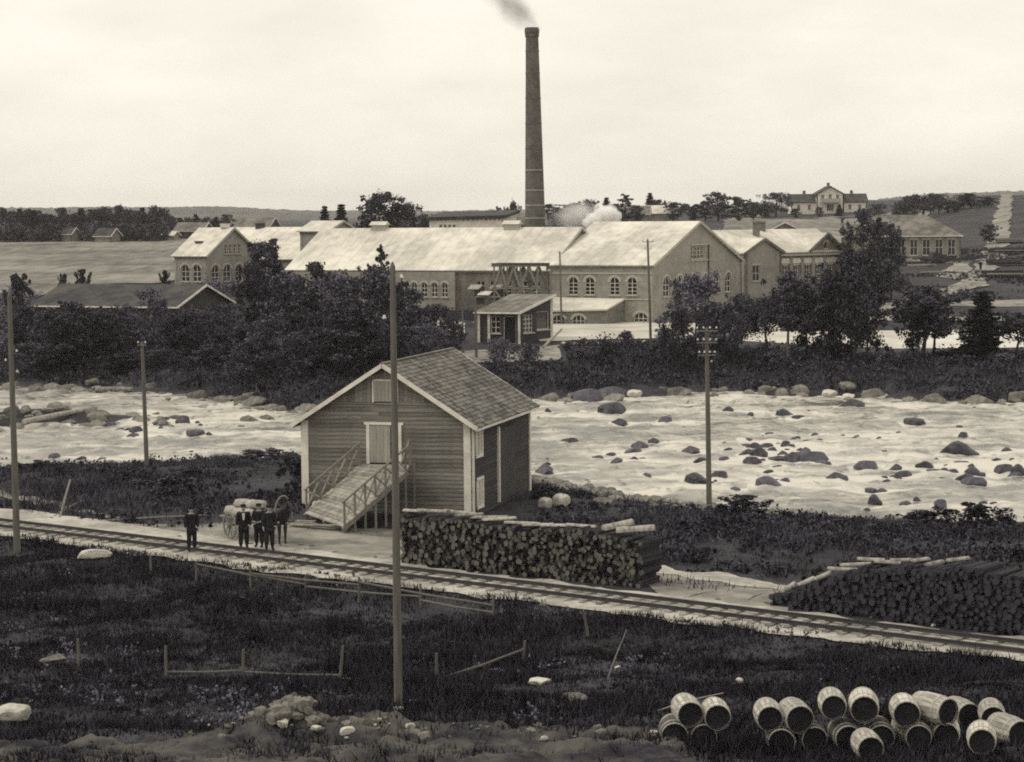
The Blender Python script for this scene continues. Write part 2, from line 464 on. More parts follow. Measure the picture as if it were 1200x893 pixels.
def arch_pts(w, h, arch, n=8):
    """outline of an opening, origin at the middle of its sill"""
    pts = [(-w / 2, 0), (w / 2, 0)]
    if arch <= 0: return pts + [(w / 2, h), (-w / 2, h)]
    sp = h - arch
    for k in range(n + 1):
        t = math.pi * k / n
        pts.append((w / 2 * math.cos(t), sp + arch * math.sin(t)))
    return pts
_WC = {}
def window_meshes(w, h, arch, nvert, nhor, hood):
    key = (round(w, 2), round(h, 2), round(arch, 2), nvert, nhor, hood)
    if key in _WC: return _WC[key]
    O = arch_pts(w, h, arch)
    cx, cz = 0, h / 2
    I = [(x * (1 - .14 / w), cz + (z - cz) * (1 - .14 / h)) for x, z in O]
    fr = MB(); n = len(O)
    for i in range(n):
        j = (i + 1) % n
        fr.add([(O[i][0], .12, O[i][1]), (O[j][0], .12, O[j][1]), (I[j][0], .12, I[j][1]), (I[i][0], .12, I[i][1]),
                (I[i][0], .2, I[i][1]), (I[j][0], .2, I[j][1])], [(0, 1, 2, 3), (3, 2, 5, 4)])
    for k in range(nvert):
        x = -w / 2 + w * (k + 1) / (nvert + 1)
        top = h - arch + (arch * math.sqrt(max(0, 1 - (2 * x / w) ** 2)) if arch else 0)
        fr.box((x, .15, top / 2), (.07, .06, top - .06))
    for k in range(nhor):
        z = (h - arch * .5) * (k + 1) / (nhor + 1)
        fr.box((0, .152, z), (w - .06, .055, .06))
    me = fr.mesh('window'); me.materials.append(M_white)
    pn = MB(); pn.prism([(x, .19, z) for x, z in I], (0, .03, 0))
    mp_ = pn.mesh('pane'); mp_.materials.append(M_glass)
    hd = None
    if hood:
        mb = MB()
        W = [(x * (1 + .5 / w), z if z <= h - arch + .01 else h - arch + (z - h + arch) * (1 + .28 / max(arch, .2))) for x, z in O]
        for i in range(2, n - 1) if arch else ((2,)):
            a, b, c, d = O[i], O[i + 1 if arch else 3], W[i + 1 if arch else 3], W[i]
            if not arch: c, d = (-w / 2 - .2, h + .25), (w / 2 + .2, h + .25)
            mb.prism([(a[0], -.07, a[1]), (b[0], -.07, b[1]), (c[0], -.07, c[1]), (d[0], -.07, d[1])], (0, .12, 0))
        hd = mb.mesh('arch_trim'); hd.materials.append(M_trim)
    sl = MB(); sl.box((0, -.02, -.06), (w + .3, .3, .12))
    ms = sl.mesh('sill'); ms.materials.append(M_trim)
    _WC[key] = (me, mp_, hd, ms)
    return _WC[key]
def wall(root, name, p0, p1, z0, outline, openings, m, thick=.35):
    """outline: [(s, z)] in the wall's own plane; openings: (s, z, w, h, arch, nvert, nhor, hood)"""
    F = frame(p0, p1)
    bm = bmesh.new()
    loops = [outline] + [[(s + x, z + q) for x, q in arch_pts(w, h, a)] for s, z, w, h, a, *_ in openings]
    edges = []
    for lp in loops:
        vs = [bm.verts.new((x, 0, z)) for x, z in lp]
        edges += [bm.edges.new((vs[i], vs[(i + 1) % len(vs)])) for i in range(len(vs))]
    r = bmesh.ops.triangle_fill(bm, use_beauty=True, use_dissolve=False, edges=edges)
    fs = list(bm.faces)
    e = bmesh.ops.extrude_face_region(bm, geom=fs)
    bmesh.ops.translate(bm, vec=(0, thick, 0), verts=[q for q in e['geom'] if isinstance(q, bmesh.types.BMVert)])
    bmesh.ops.recalc_face_normals(bm, faces=bm.faces)
    me = bpy.data.meshes.new(name); bm.to_mesh(me); bm.free()
    o = link(name, me, root, m, rel(root, F))
    for s, z, w, h, a, nv, nh, hood in openings:
        me, mpn, hd, ms = window_meshes(w, h, a, nv, nh, hood)
        wi = inst('window', me, root, rel(root, F @ Matrix.Translation((s, 0, z))))
        inst('pane', mpn, wi)
        if hd: inst('arch_trim', hd, wi)
        inst('sill', ms, wi)
    return o
def slab(root, name, pts, t, m):
    pts = [Vector(p) for p in pts]
    n = (pts[1] - pts[0]).cross(pts[-1] - pts[0]).normalized()
    if n.z < 0: n = -n
    mb = MB(); o = Vector(root.location) if root else Vector((0, 0, 0))
    mb.prism([p - o for p in pts], -n * t)
    return mb.build(name, m, root)
def seams(root, a, b, c, d, step, m, w=.035, h=.03):
    """ribs running up a roof slope; a-b eave, d-c ridge"""
    a, b, c, d = map(Vector, (a, b, c, d)); o = Vector(root.location)
    n = (b - a).cross(d - a).normalized()
    if n.z < 0: n = -n
    k = max(2, int((b - a).length / step))
    for i in range(1, k):
        t = i / k
        p, q = a.lerp(b, t) + n * h * .4, d.lerp(c, t) + n * h * .4
        mb = MB(); mb.beam(p - o, q - o, w, h, up=n); mb.build('roof_seam', m, root)

def skin(name, verts, edges, radii, root=0, sub=1):
    me = bpy.data.meshes.new(name + '_skeleton')
    me.from_pydata(verts, edges, [])
    o = bpy.data.objects.new(name + '_skeleton', me); COL.objects.link(o)
    md = o.modifiers.new('Skin', 'SKIN'); md.use_smooth_shade = True
    sd = me.skin_vertices[0].data
    for i, r in enumerate(radii):
        sd[i].radius = r if isinstance(r, tuple) else (r, r)
        sd[i].use_root = (i == root)
    s = o.modifiers.new('Sub', 'SUBSURF'); s.levels = sub; s.render_levels = sub
    dg = bpy.context.evaluated_depsgraph_get()
    out = bpy.data.meshes.new_from_object(o.evaluated_get(dg))
    out.name = name
    bpy.data.objects.remove(o); bpy.data.meshes.remove(me)
    return out
# ------------------------------------------------------------------ the setting
def axis(parts):
    out = []
    for a, b, s in parts:
        out += list(np.arange(a, b, s))
    return out
gx_out = list(np.geomspace(135, 4500, 26))
xs = np.array([-q for q in gx_out[::-1]] + axis([(-130, -30, 2.2), (-30, 30, .45), (30, 130.1, 2.2)]) + gx_out)
ys = np.array(axis([(26, 132, .45), (132, 215, .9), (215, 430, 1.8)]) + list(np.geomspace(432, 7000, 60)))
GX, GY = np.meshgrid(xs, ys)
ground_o = link('ground', grid_mesh('ground', GX, GY, H(GX, GY)), None, M_ground)
tag(ground_o, kind='structure')

# hills on the skyline: two forested ridges
def ridge(name, Y, prof, depth, amp, seed, toothed):
    pxs = np.array([p[0] for p in prof], float); pz = np.array([p[1] for p in prof], float)
    X = np.linspace(-.36 * Y, .36 * Y, 900)
    px = 600 + X / Y * F_PX
    top = np.interp(px, pxs, pz)
    rows = []
    for k, t in enumerate(np.linspace(0, 1, 14)):
        zz = top * math.sin(t * math.pi / 2) ** .8
        nzv = fbm(X / 60 + seed, np.full_like(X, k * .9 + seed)) * amp + toothed * np.abs(vnoise(X / 5 + seed, np.full_like(X, k * 3.1))) * 2
        rows.append((X, np.full_like(X, Y + depth * t) + 30 * fbm(X / 80, np.full_like(X, k * 1.3)), np.where(t > 0, zz + nzv * (t > 0), -25)))
    rows.append((X, np.full_like(X, Y + depth * 1.4), np.full_like(X, -25.0)))
    A = [np.array([r[i] for r in rows]) for i in range(3)]
    o = link(name, grid_mesh(name, *A), None, M_hill)
    return tag(o, kind='structure')
ridge('hills', 4300, [(-300, 34), (12, 35), (190, 34), (240, 30), (300, 24), (420, 14), (560, 10), (650, 11), (800, 16), (1000, 26), (1100, 36), (1190, 50), (1500, 60)], 900, 4, 3, 5)
ridge('hills', 5600, [(-300, 30), (100, 30), (300, 26), (400, 24), (500, 21), (560, 22), (700, 24), (900, 27), (1500, 40)], 700, 4, 8, 4)

# river: rapids
WZ = -2.0
u = np.linspace(-70, 62, 560)
v = np.linspace(0, 1, 190)
UU, VV = np.meshgrid(u, v)
Y0 = river_near(UU) - 6; Y1 = river_far(UU) + 7
YY = Y0 + (Y1 - Y0) * VV
wav = .26 * fbm(UU * .30, YY * .22) + .20 * fbm(UU * .8 + 4, YY * .5) + .16 * np.abs(fbm(UU * 1.1 + 2, YY * .7)) + .10 * np.maximum(0, np.sin(YY * .55 + 2.5 * fbm(UU * .08, YY * .12) * 3 + UU * .04)) ** 3
m_w = bpy.data.materials.new('rapids water'); m_w.use_nodes = True
nt = m_w.node_tree; nd, lk = nt.nodes, nt.links
b = nd['Principled BSDF']
t = nd.new('ShaderNodeTexCoord')
def wtex(scale, stretch, detail, rough=.6, dist=0.0):
    mp = nd.new('ShaderNodeMapping'); mp.inputs['Scale'].default_value = stretch
    lk.new(t.outputs['Object'], mp.inputs[0])
    n = nd.new('ShaderNodeTexNoise'); n.inputs['Scale'].default_value = scale
    n.inputs['Detail'].default_value = detail; n.inputs['Roughness'].default_value = rough
    n.inputs['Distortion'].default_value = dist
    lk.new(mp.outputs[0], n.inputs['Vector'])
    return n.outputs[0]
def wmath(op, a, c):
    n = nd.new('ShaderNodeMath'); n.operation = op
    for i, q in enumerate((a, c)):
        if isinstance(q, (int, float)): n.inputs[i].default_value = q
        else: lk.new(q, n.inputs[i])
    return n.outputs[0]
f1 = wtex(.16, (.8, .5, 1), 6, .62, .8)
f2 = wtex(.9, (.55, .40, 1), 5, .7, .6)
f4 = wtex(1.0, (.85, .50, 1), 4, .68, .8)
f6 = wtex(1.0, (.10, .42, 1), 4, .62, .5)
f5 = wtex(1.0, (.75, .62, 1.0), 4, .62, .9)
def wrange(q, a0, a1, b0, b1):
    n = nd.new('ShaderNodeMapRange'); lk.new(q, n.inputs[0])
    for i_, v_ in enumerate((a0, a1, b0, b1)): n.inputs[i_ + 1].default_value = v_
    return n
base_ = wmath('ADD', wmath('MULTIPLY', f1, 1.05), wmath('MULTIPLY', f2, .40))
mrn = wrange(wmath('ADD', wmath('ADD', wrange(base_, .54, .90, .02, .86).outputs[0], wmath('ADD', wrange(f4, .57, .66, 0, -.62).outputs[0], wrange(f6, .36, .66, -.28, .36).outputs[0])), wrange(f5, .60, .70, 0, .5).outputs[0]), 0, 1, 0, 1)
sm = wmath('ADD', f2, wmath('MULTIPLY', f4, -.5))
at = nd.new('ShaderNodeAttribute'); at.attribute_name = 'foam'
fo_ = wmath('ADD', mrn.outputs[0], wmath('MULTIPLY', at.outputs['Fac'], wmath('ADD', wmath('MULTIPLY', f2, 1.2), .4)))
cm = nd.new('ShaderNodeMix'); cm.data_type = 'RGBA'
cm.inputs[6].default_value = g(.08); cm.inputs[7].default_value = g(.62)
cm.clamp_factor = True; lk.new(fo_, cm.inputs[0]); lk.new(cm.outputs[2], b.inputs['Base Color'])
mr2 = nd.new('ShaderNodeMapRange'); mr2.inputs[3].default_value = .22; mr2.inputs[4].default_value = .8
lk.new(mrn.outputs[0], mr2.inputs[0]); lk.new(mr2.outputs[0], b.inputs['Roughness'])
bp = nd.new('ShaderNodeBump'); bp.inputs['Strength'].default_value = .8; bp.inputs['Distance'].default_value = .3
lk.new(sm, bp.inputs['Height']); lk.new(bp.outputs[0], b.inputs['Normal'])
ROCKS = []
river = link('river_water', grid_mesh('river_water', UU, YY, WZ + wav), None, m_w)
tag(river, kind='structure')

# still water of the mill canal behind the far bank
CX, CY = np.meshgrid(np.linspace(20, 110, 60), np.linspace(226, 266, 40))
canal = link('canal_water', grid_mesh('canal_water', CX, CY, -.15 + .012 * fbm(CX * .8, CY * 2)), None, M_canal)
tag(canal, kind='structure')

# sheets
def rl(x, n):                 # point on a line parallel to the rails
    y = 81.6 + (n - .599 * x) / .8008
    return (x, y)
strip('gravel_track_bed', [rl(-40, -1.9), rl(-24, -2.2), rl(-10, -2.3), rl(0, -2.1), rl(10, -1.9), rl(30, -1.9)],
      [rl(-40, 4.0), rl(-24, 4.2), rl(-16, 3.6), rl(-8, 2.6), rl(-2, 2.2), rl(6, 2.0), rl(12, 2.0), rl(30, 1.9)], 260, 14, .05, M_gravel, .35, .8, bumps=.02)
strip('earth_bank', [(-13, 51.4), (-9, 52.4), (-4.5, 53.2), (-.5, 52.8), (3.5, 52.2)], [(-13, 43), (-9, 43), (-4, 43), (0, 43), (4.5, 43)], 220, 110, .10, M_earth, .9, .7, bumps=.26)
strip('dirt_apron', [rl(-19, 2.9), rl(-9, 2.3), rl(-4, 2.4), rl(-3.5, 2.6)], [(-12, 100.5), (-8, 99.3), (-5.5, 98.5), (-3.2, 94)], 70, 24, .035, M_dirt, .5, .5)
strip('gravel_path', [rl(4.2, 6.4), rl(8.5, 6.0), rl(11.5, 5.6), rl(13, 5.6)], [rl(4.2, 9.2), rl(8.5, 8.2), rl(12, 7.3), rl(14, 6.6)], 80, 16, .05, M_gravel, .4, .8)
strip('dirt_verge', [rl(5.4, 1.6), rl(8, 1.5), rl(10, 1.5)], [rl(5.0, 6.9), rl(8, 6.6), rl(10.4, 6.2)], 60, 20, .03, M_dirt, .3, .8)
strip('gravel_path', [rl(-19, 4.4), rl(-22, 6.2), rl(-30, 9)], [rl(-19, 5.6), rl(-22, 7.6), rl(-30, 11)], 50, 10, .04, M_dirt, .4, .6)
strip('mill_yard', [gx(632, 224)[:2], gx(700, 225)[:2], gx(800, 226)[:2], gx(880, 229)[:2]], [(3.9, 262), (8, 259), (17, 254.8), (33, 262)], 80, 24, .06, M_sand, .4, .4)
strip('mill_yard', [gx(545, 206)[:2], gx(600, 206)[:2], gx(660, 207)[:2]], [gx(535, 216)[:2], gx(600, 217)[:2], gx(655, 220)[:2]], 40, 12, .06, M_dirt, .5, .4)
strip('mill_yard', [gx(505, 232)[:2], gx(545, 230)[:2]], [gx(505, 262)[:2], gx(545, 262)[:2]], 20, 20, .06, M_sand, .4, .4)
strip('meadow_field', [(-140, 275), (-75, 280), (-62, 290), (-50, 318), (-46, 345), (-60, 380)], [(-330, 640), (-200, 645), (-150, 640), (-125, 640), (-100, 640), (-92, 640)], 110, 70, .15, M_field, 3, .05)
strip('meadow_field', [(38, 400), (50, 385), (62, 372), (70, 372)], [(70, 690), (90, 690), (110, 690), (135, 690)], 50, 60, .15, M_field, 3, .05)
# road and terraces at the right
strip('dirt_road', [gx(1030, 279)[:2], gx(1090, 296)[:2], gx(1130, 325)[:2], gx(1150, 380)[:2], gx(1162, 500)[:2], gx(1173, 700)[:2]],
      [gx(1035, 274)[:2], gx(1105, 290)[:2], gx(1155, 315)[:2], gx(1176, 380)[:2], gx(1184, 500)[:2], gx(1187, 700)[:2]], 160, 20, .16, M_dirt, .8, .2)
strip('dirt_road', [gx(1100, 335)[:2], gx(1110, 355)[:2], gx(1125, 372)[:2]], [gx(1120, 326)[:2], gx(1135, 345)[:2], gx(1140, 368)[:2]], 40, 12, .09, M_dirt, .8, .2)
strip('canal_path', [gx(1020, 264)[:2], gx(1100, 263.5)[:2], gx(1200, 263)[:2]], [gx(1020, 272)[:2], gx(1100, 270)[:2], gx(1200, 268)[:2]], 60, 8, .07, M_gravel, .5, .3)
strip('canal_path', [gx(1020, 279)[:2], gx(1100, 281)[:2], gx(1210, 280)[:2]], [gx(1020, 284)[:2], gx(1100, 286)[:2], gx(1210, 288)[:2]], 60, 8, .07, M_dirt, .5, .3)

# railway
TDIR = Vector((.8008, -.599, 0)); TN = Vector((.599, .8008, 0))
track = empty('railway_track', (0, 81.6, .05), 'narrow railway track on timber sleepers crossing the gravel strip', 'railway track')
TR = Matrix.Rotation(math.atan2(TDIR.y, TDIR.x), 4, 'Z')
for sgn in (-1, 1):
    mb = MB()
    prof = [(-.055, 0), (.055, 0), (.055, .02), (.015, .035), (.015, .10), (.035, .11), (.035, .145), (-.035, .145), (-.035, .11), (-.015, .10), (-.015, .035), (-.055, .02)]
    mb.prism([(-46, sgn * .66 + a, .07 + c) for a, c in prof], (86, 0, 0))
    mb.build('rail', M_rust, track, TR)
sl = MB(); sl.box((0, 0, 0), (.22, 2.15, .16)); sm_ = sl.mesh('sleeper'); sm_.materials.append(M_sleep)
for i in range(118):
    x = -45 + i * .72
    inst('sleeper', sm_, track, TR @ Matrix.Translation((x + random.uniform(-.06, .06), random.uniform(-.08, .08), random.uniform(-.075, -.01))) @ Matrix.Rotation(random.uniform(-.07, .07), 4, 'Z') @ Matrix.Diagonal((random.uniform(.85, 1.15), random.uniform(.93, 1.05), 1, 1)))
# ------------------------------------------------------------------ wooden storehouse by the river
def V2(p): return Vector((p[0], p[1]))
HB = Vector((-2.0, 102.0)); HE = Vector((.965, -.262)).normalized(); HS = Vector((.262, .965)).normalized()
HW, HD = 8.6, 11.0
HL = HB - HE * HW
WT, RZT, OV = 4.45, 7.30, .45                # wall top, ridge top, overhang
house = empty('wooden_storehouse', (HL.x, HL.y, -.4), 'grey plank storehouse with white corner boards and shingled gable roof', 'storehouse')
HF = frame(HL, HB); HFS = frame(HB, HB + HS * HD); HFB = frame(HB + HS * HD, HL + HS * HD); HFL = frame(HL + HS * HD, HL)
SL = (RZT - .12 - WT) / (HW / 2)
def roofz(s): return WT + SL * min(s, HW - s)
# inner walls: closed shell behind the boarding
core = MB()
for fr, W, gab in ((HF, HW, 1), (HFS, HD, 0), (HFB, HW, 1), (HFL, HD, 0)):
    pts = [(0.03, .03, -.6), (W - .03, .03, -.6), (W - .03, .03, WT - .02)] + ([(W / 2, .03, WT + SL * W / 2 - .06)] if gab else []) + [(.03, .03, WT - .02)]
    core.prism([rel(house, fr) @ Vector(p) for p in pts], (rel(house, fr).to_3x3() @ Vector((0, .12, 0))))
core.build('wall_shell', M_plankd, house)
DS, DWID, DZ0, DZ1 = 4.22, 1.5, 2.45, 4.32   # door
def plank(fr, pts, m, t=.035, name='plank', tilt=.012):
    """pts: polygon in the wall plane"""
    mb = MB()
    c = Vector((sum(p[0] for p in pts) / len(pts), 0, sum(p[1] for p in pts) / len(pts)))
    zlo = min(p[1] for p in pts); zhi = max(p[1] for p in pts)
    q = [(p[0] - c.x, -t - tilt * (1 - (p[1] - zlo) / (zhi - zlo + 1e-6)), p[1] - c.z) for p in pts]
    mb.prism(q, (0, t + .03, 0))
    return mb.build(name, m, house, rel(house, fr @ Matrix.Translation(c)))
def smin(z): return max(0.0, (z - WT) / SL)
z = -.15; bh = .205
while z < 5.28:
    z1 = min(z + bh * random.uniform(.94, 1.06), 5.30)
    a0, a1, b0, b1 = smin(z), smin(z1 - .014), HW - smin(z), HW - smin(z1 - .014)
    cuts = [(a0, a1, b0, b1)]
    if z1 > DZ0 and z < DZ1:
        cuts = [(a0, a1, DS - DWID / 2 - .02, DS - DWID / 2 - .02), (DS + DWID / 2 + .02, DS + DWID / 2 + .02, b0, b1)]
    for (l0, l1, r0, r1) in cuts:
        if r0 - l0 > 4.5:                        # two lengths butted
            mdl = l0 + (r0 - l0) * random.uniform(.35, .65)
            plank(HF, [(l0, z), (mdl - .006, z), (mdl - .006, z1 - .014), (l1, z1 - .014)], M_plank)
            plank(HF, [(mdl + .006, z), (r0, z), (r1, z1 - .014), (mdl + .006, z1 - .014)], M_plank)
        else:
            plank(HF, [(l0, z), (r0, z), (r1, z1 - .014), (l1, z1 - .014)], M_plank)
    z = z1
plank(HF, [(smin(5.3) - .1, 5.30), (HW - smin(5.3) + .1, 5.30), (HW - smin(5.39) + .1, 5.39), (smin(5.39) - .1, 5.39)], M_plank, .07, 'ledge_board', 0)
s = smin(5.39)
HS0, HS1 = HW / 2 - .62, HW / 2 + .62
while s < HW - smin(5.39) - .05:
    s1 = s + .21
    zz0 = 5.40
    t0, t1 = roofz(s) - .03, roofz(s1 - .012) - .03
    if t0 > zz0 and t1 > zz0:
        if HS0 < s + .1 < HS1:
            if min(t0, t1) > 6.55: plank(HF, [(s, 6.55), (s1 - .012, 6.55), (s1 - .012, t1), (s, t0)], M_plank, .03, 'plank', 0)
        else:
            plank(HF, [(s, zz0), (s1 - .012, zz0), (s1 - .012, t1), (s, t0)], M_plank, .03, 'plank', 0)
    s = s1
# hatch of vertical boards in the gable
hatch = plank(HF, [(HS0 + .05, 5.43), (HS1 - .05, 5.43), (HS1 - .05, 6.5), (HS0 + .05, 6.5)], M_door, .02, 'hatch', 0)
for k in range(6):
    mb = MB(); mb.box((-.48 + k * .19, -.05, 0), (.175, .03, 1.02)); mb.build('board', M_door, hatch)
mb = MB(); mb.box((-.62, -.055, 0), (.09, .05, 1.12)); mb.box((.62, -.055, 0), (.09, .05, 1.12)); mb.box((0, -.055, .53), (1.33, .05, .08)); mb.build('hatch_frame', M_white, hatch)
# door
dr = MB(); dr.box((0, -.03, (DZ1 - DZ0) / 2), (DWID, .05, DZ1 - DZ0))
door = dr.build('door', M_door, house, rel(house, HF @ Matrix.Translation((DS, 0, DZ0))))
for k in range(8):
    mb = MB(); mb.box((-DWID / 2 + .09 + k * .187, -.07, .92), (.178, .03, 1.8)); mb.build('board', M_door, door)
mb = MB(); mb.box((.35, -.095, .95), (.03, .02, 1.75)); mb.box((.42, -.11, .95), (.2, .04, .06)); mb.build('latch', M_iron, door)
mb = MB()
mb.box((-DWID / 2 - .07, -.06, .95), (.16, .1, 2.0)); mb.box((DWID / 2 + .07, -.06, .95), (.16, .1, 2.0)); mb.box((0, -.06, 1.93), (DWID + .5, .11, .12))
mb.build('door_frame', M_white, door)
# side wall boards
def side_boards(fr, W, m):
    z = -.15
    while z < WT - .05:
        z1 = min(z + bh * random.uniform(.94, 1.06), WT)
        mdl = W * random.uniform(.3, .7)
        plank(fr, [(0, z), (mdl - .006, z), (mdl - .006, z1 - .014), (0, z1 - .014)], m)
        plank(fr, [(mdl + .006, z), (W, z), (W, z1 - .014), (mdl + .006, z1 - .014)], m)
        z = z1
side_boards(HFS, HD, M_plankd); side_boards(HFL, HD, M_plankd)  # side boards darker than the front boards
mb = MB()
for k in range(22):
    mb.box((HW / 2, -.02, .0 + k * .2), (HW, .04, .19))
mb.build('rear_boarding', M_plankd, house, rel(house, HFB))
# side windows with white frames, sliding door with a white edge
for (s0, z0, w, h) in ((1.15, 2.75, 1.15, 1.45), (1.25, .25, 1.05, 1.4)):
    wm = MB()
    for dx in (-w / 2, w / 2, 0): wm.box((dx, -.08, h / 2), (.13 if dx else .06, .07, h + .12))
    for dz in (0, h): wm.box((0, -.082, dz), (w + .13, .07, .13))
    wo_ = wm.build('window', M_white, house, rel(house, HFS @ Matrix.Translation((s0, 0, z0))))
    pm = MB(); pm.box((0, -.045, h / 2), (w, .02, h)); pm.build('pane', M_palestone, wo_)
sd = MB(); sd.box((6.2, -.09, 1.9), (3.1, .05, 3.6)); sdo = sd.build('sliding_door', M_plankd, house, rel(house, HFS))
mb = MB(); mb.box((4.6, -.1, 1.95), (.2, .12, 3.8)); mb.build('edge_board', M_white, sdo)
# corner boards
for fr, s in ((HF, .14), (HF, HW - .17), (HFS, .12), (HFS, HD - .12), (HFL, .14), (HFL, HD - .14)):
    w = .34 if fr is HF else .24
    mb = MB(); mb.box((s, -.055, 2.15), (w, .11 if fr is HF else .105, WT * 1 - .1 + .3)); mb.build('corner_board', M_white, house, rel(house, fr))
# stone footing
mb = MB()
mb.prism([(HL + (HE * -.05)).to_3d() - house.location, (HB + HE * .05).to_3d() - house.location, (HB + HE * .05 + HS * HD).to_3d() - house.location, (HL - HE * .05 + HS * HD).to_3d() - house.location], (0, 0, .18))
ft = mb.build('footing', M_stone, house); ft.location.z = -.62 + .0
# roof
HLo = Vector((HL.x, HL.y, 0)); E3 = HE.to_3d(); S3 = HS.to_3d()
def rp(s, d, z): return HLo + E3 * s + S3 * d + Vector((0, 0, z))
EZ = RZT - SL * (HW / 2 + OV)
rt = []
for sgn in (0, 1):
    se = -OV if sgn == 0 else HW + OV
    pts = [rp(se, -OV, EZ), rp(HW / 2, -OV, RZT), rp(HW / 2, HD + OV, RZT), rp(se, HD + OV, EZ)]
    rf = slab(house, 'roof', [p - Vector((0, 0, .05)) for p in pts], .08, M_plankd)
    # shingle courses, each shingle its own little tapered board
    a, bR = pts[0] - house.location, pts[1] - house.location
    up = (bR - a); Ls = up.length; up.normalize(); nrm = up.cross(S3); nrm = nrm if nrm.z > 0 else -nrm
    V, Fc = [], []
    nc = int(Ls / .26)
    for c in range(nc + 1):
        d = -.02 + (random.random() * .12)
        dcur = 0.0 - random.uniform(0, .2)
        tot = HD + 2 * OV
        while dcur < tot:
            w = random.uniform(.15, .30); d0, d1 = max(0, dcur), min(tot, dcur + w - .014); dcur += w
            if d1 - d0 < .03: continue
            u0 = c * Ls / nc - .03 + random.uniform(-.018, .018); u1 = min(u0 + .42, Ls + .02); lift = .045 + random.uniform(0, .02)
            if u1 - u0 < .08: continue
            k = len(V)
            for (uu, hh) in ((u0, -.02), (u0, lift), (u1, .012)):
                for dd in (d0, d1):
                    V.append(a + up * uu + S3 * dd + nrm * hh)
            Fc += [(k, k + 1, k + 3, k + 2), (k + 2, k + 3, k + 5, k + 4), (k, k + 2, k + 4, k + 4), (k + 1, k + 5, k + 3, k + 3)]
    me = bpy.data.meshes.new('shingles'); me.from_pydata([tuple(q) for q in V], [], [tuple(dict.fromkeys(f)) for f in Fc]); me.update()
    so = link('shingles', me, rf, M_shin); so['kind'] = 'stuff'
    # white barge boards and fascia
    for dd in (-OV - .03, HD + OV + .03):
        mb = MB(); p, q = rp(se, dd, EZ - .06) - house.location, rp(HW / 2, dd, RZT - .06) - house.location
        mb.beam(p, q, .05, .2, up=nrm); mb.build('barge_board', M_white, rf)
    mb = MB(); mb.beam(rp(se, -OV, EZ - .1) - house.location, rp(se, HD + OV, EZ - .1) - house.location, .05, .13); mb.build('fascia', M_white, rf)
mb = MB(); mb.beam(rp(HW / 2, -OV, RZT + .04) - house.location, rp(HW / 2, HD + OV, RZT + .04) - house.location, .22, .05); mb.build('ridge_board', M_shin, house)

# ------------------------------------------------------------------ loading ramp
RA, RB = Vector((-7.35, 103.0, 2.42)), Vector((-5.0, 100.7, 2.42))
RC, RD = Vector((-9.9, 100.6, .40)), Vector((-7.85, 97.3, .22))
RW = Vector((-5.0, 102.55, 2.42))
ramp = empty('loading_ramp', (-8.0, 99.5, 0), 'sloping plank ramp with cross-braced handrails up to the storehouse door', 'ramp')
ro = Vector(ramp.location)
mb = MB(); mb.prism([RA - ro, RW - ro, RB - ro], (0, 0, -.09)); mb.build('landing', M_deck, ramp)
NP = 19
for i in range(NP):
    t0, t1 = i / NP + .004, (i + 1) / NP - .004
    a, b2, c, d = RA.lerp(RC, t0), RB.lerp(RD, t0), RB.lerp(RD, t1), RA.lerp(RC, t1)
    o_ = Vector((0, 0, random.uniform(0, .02)))
    e = (a - b2).normalized() * random.uniform(0, .12)
    mb = MB(); mb.prism([a + e + o_ - ro, b2 - e + o_ - ro, c - e + o_ - ro, d + e + o_ - ro], (0, 0, -.06)); mb.build('deck_plank', M_deck, ramp)
for (p, q) in ((RA, RC), (RB, RD), ((RA + RB) / 2, (RC + RD) / 2)):
    mb = MB(); dn = Vector((0, 0, -.17)); mb.beam(p + dn - ro, q + dn - ro, .12, .2); mb.build('stringer', M_post, ramp)
for (p, q, npost) in ((RA, RC, 5), (RB, RD, 7)):
    tops = []
    for i in range(npost):
        t = .03 + .94 * i / (npost - 1)
        bpt = p.lerp(q, t); h = 1.05
        low = h1(bpt.x, bpt.y) - .1
        mb = MB(); mb.beam(Vector((bpt.x, bpt.y, low)) - ro, bpt + Vector((0, 0, h)) - ro, .10, .10); mb.build('post', M_post, ramp)
        tops.append(bpt)
    mb = MB(); mb.beam(p + Vector((0, 0, 1.08)) - ro, q + Vector((0, 0, 1.08)) - ro, .09, .07); mb.build('handrail', M_post, ramp)
    for i in range(npost - 1):
        a, c = tops[i], tops[i + 1]
        for (u_, w_) in ((.12, .98), (.98, .12)):
            if random.random() < .9:
                mb = MB(); mb.beam(a + Vector((0, 0, u_)) - ro, c + Vector((0, 0, w_)) - ro, .035, .08); mb.build('brace', M_deck, ramp)
mb = MB(); mb.beam(RW + Vector((.05, -.15, 0)) - ro, RW + Vector((.05, -.15, 1.25)) - ro, .1, .1); mb.beam(RB + Vector((0, 0, 1.08)) - ro, RW + Vector((0, -.1, 1.2)) - ro, .09, .07); mb.build('end_rail', M_post, ramp)
mb = MB(); pp = RW + Vector((.25, -.25, 0)); mb.beam(Vector((pp.x, pp.y, -.4)) - ro, pp + Vector((0, 0, .1)) - ro, .08, .08); mb.build('post', M_post, ramp)
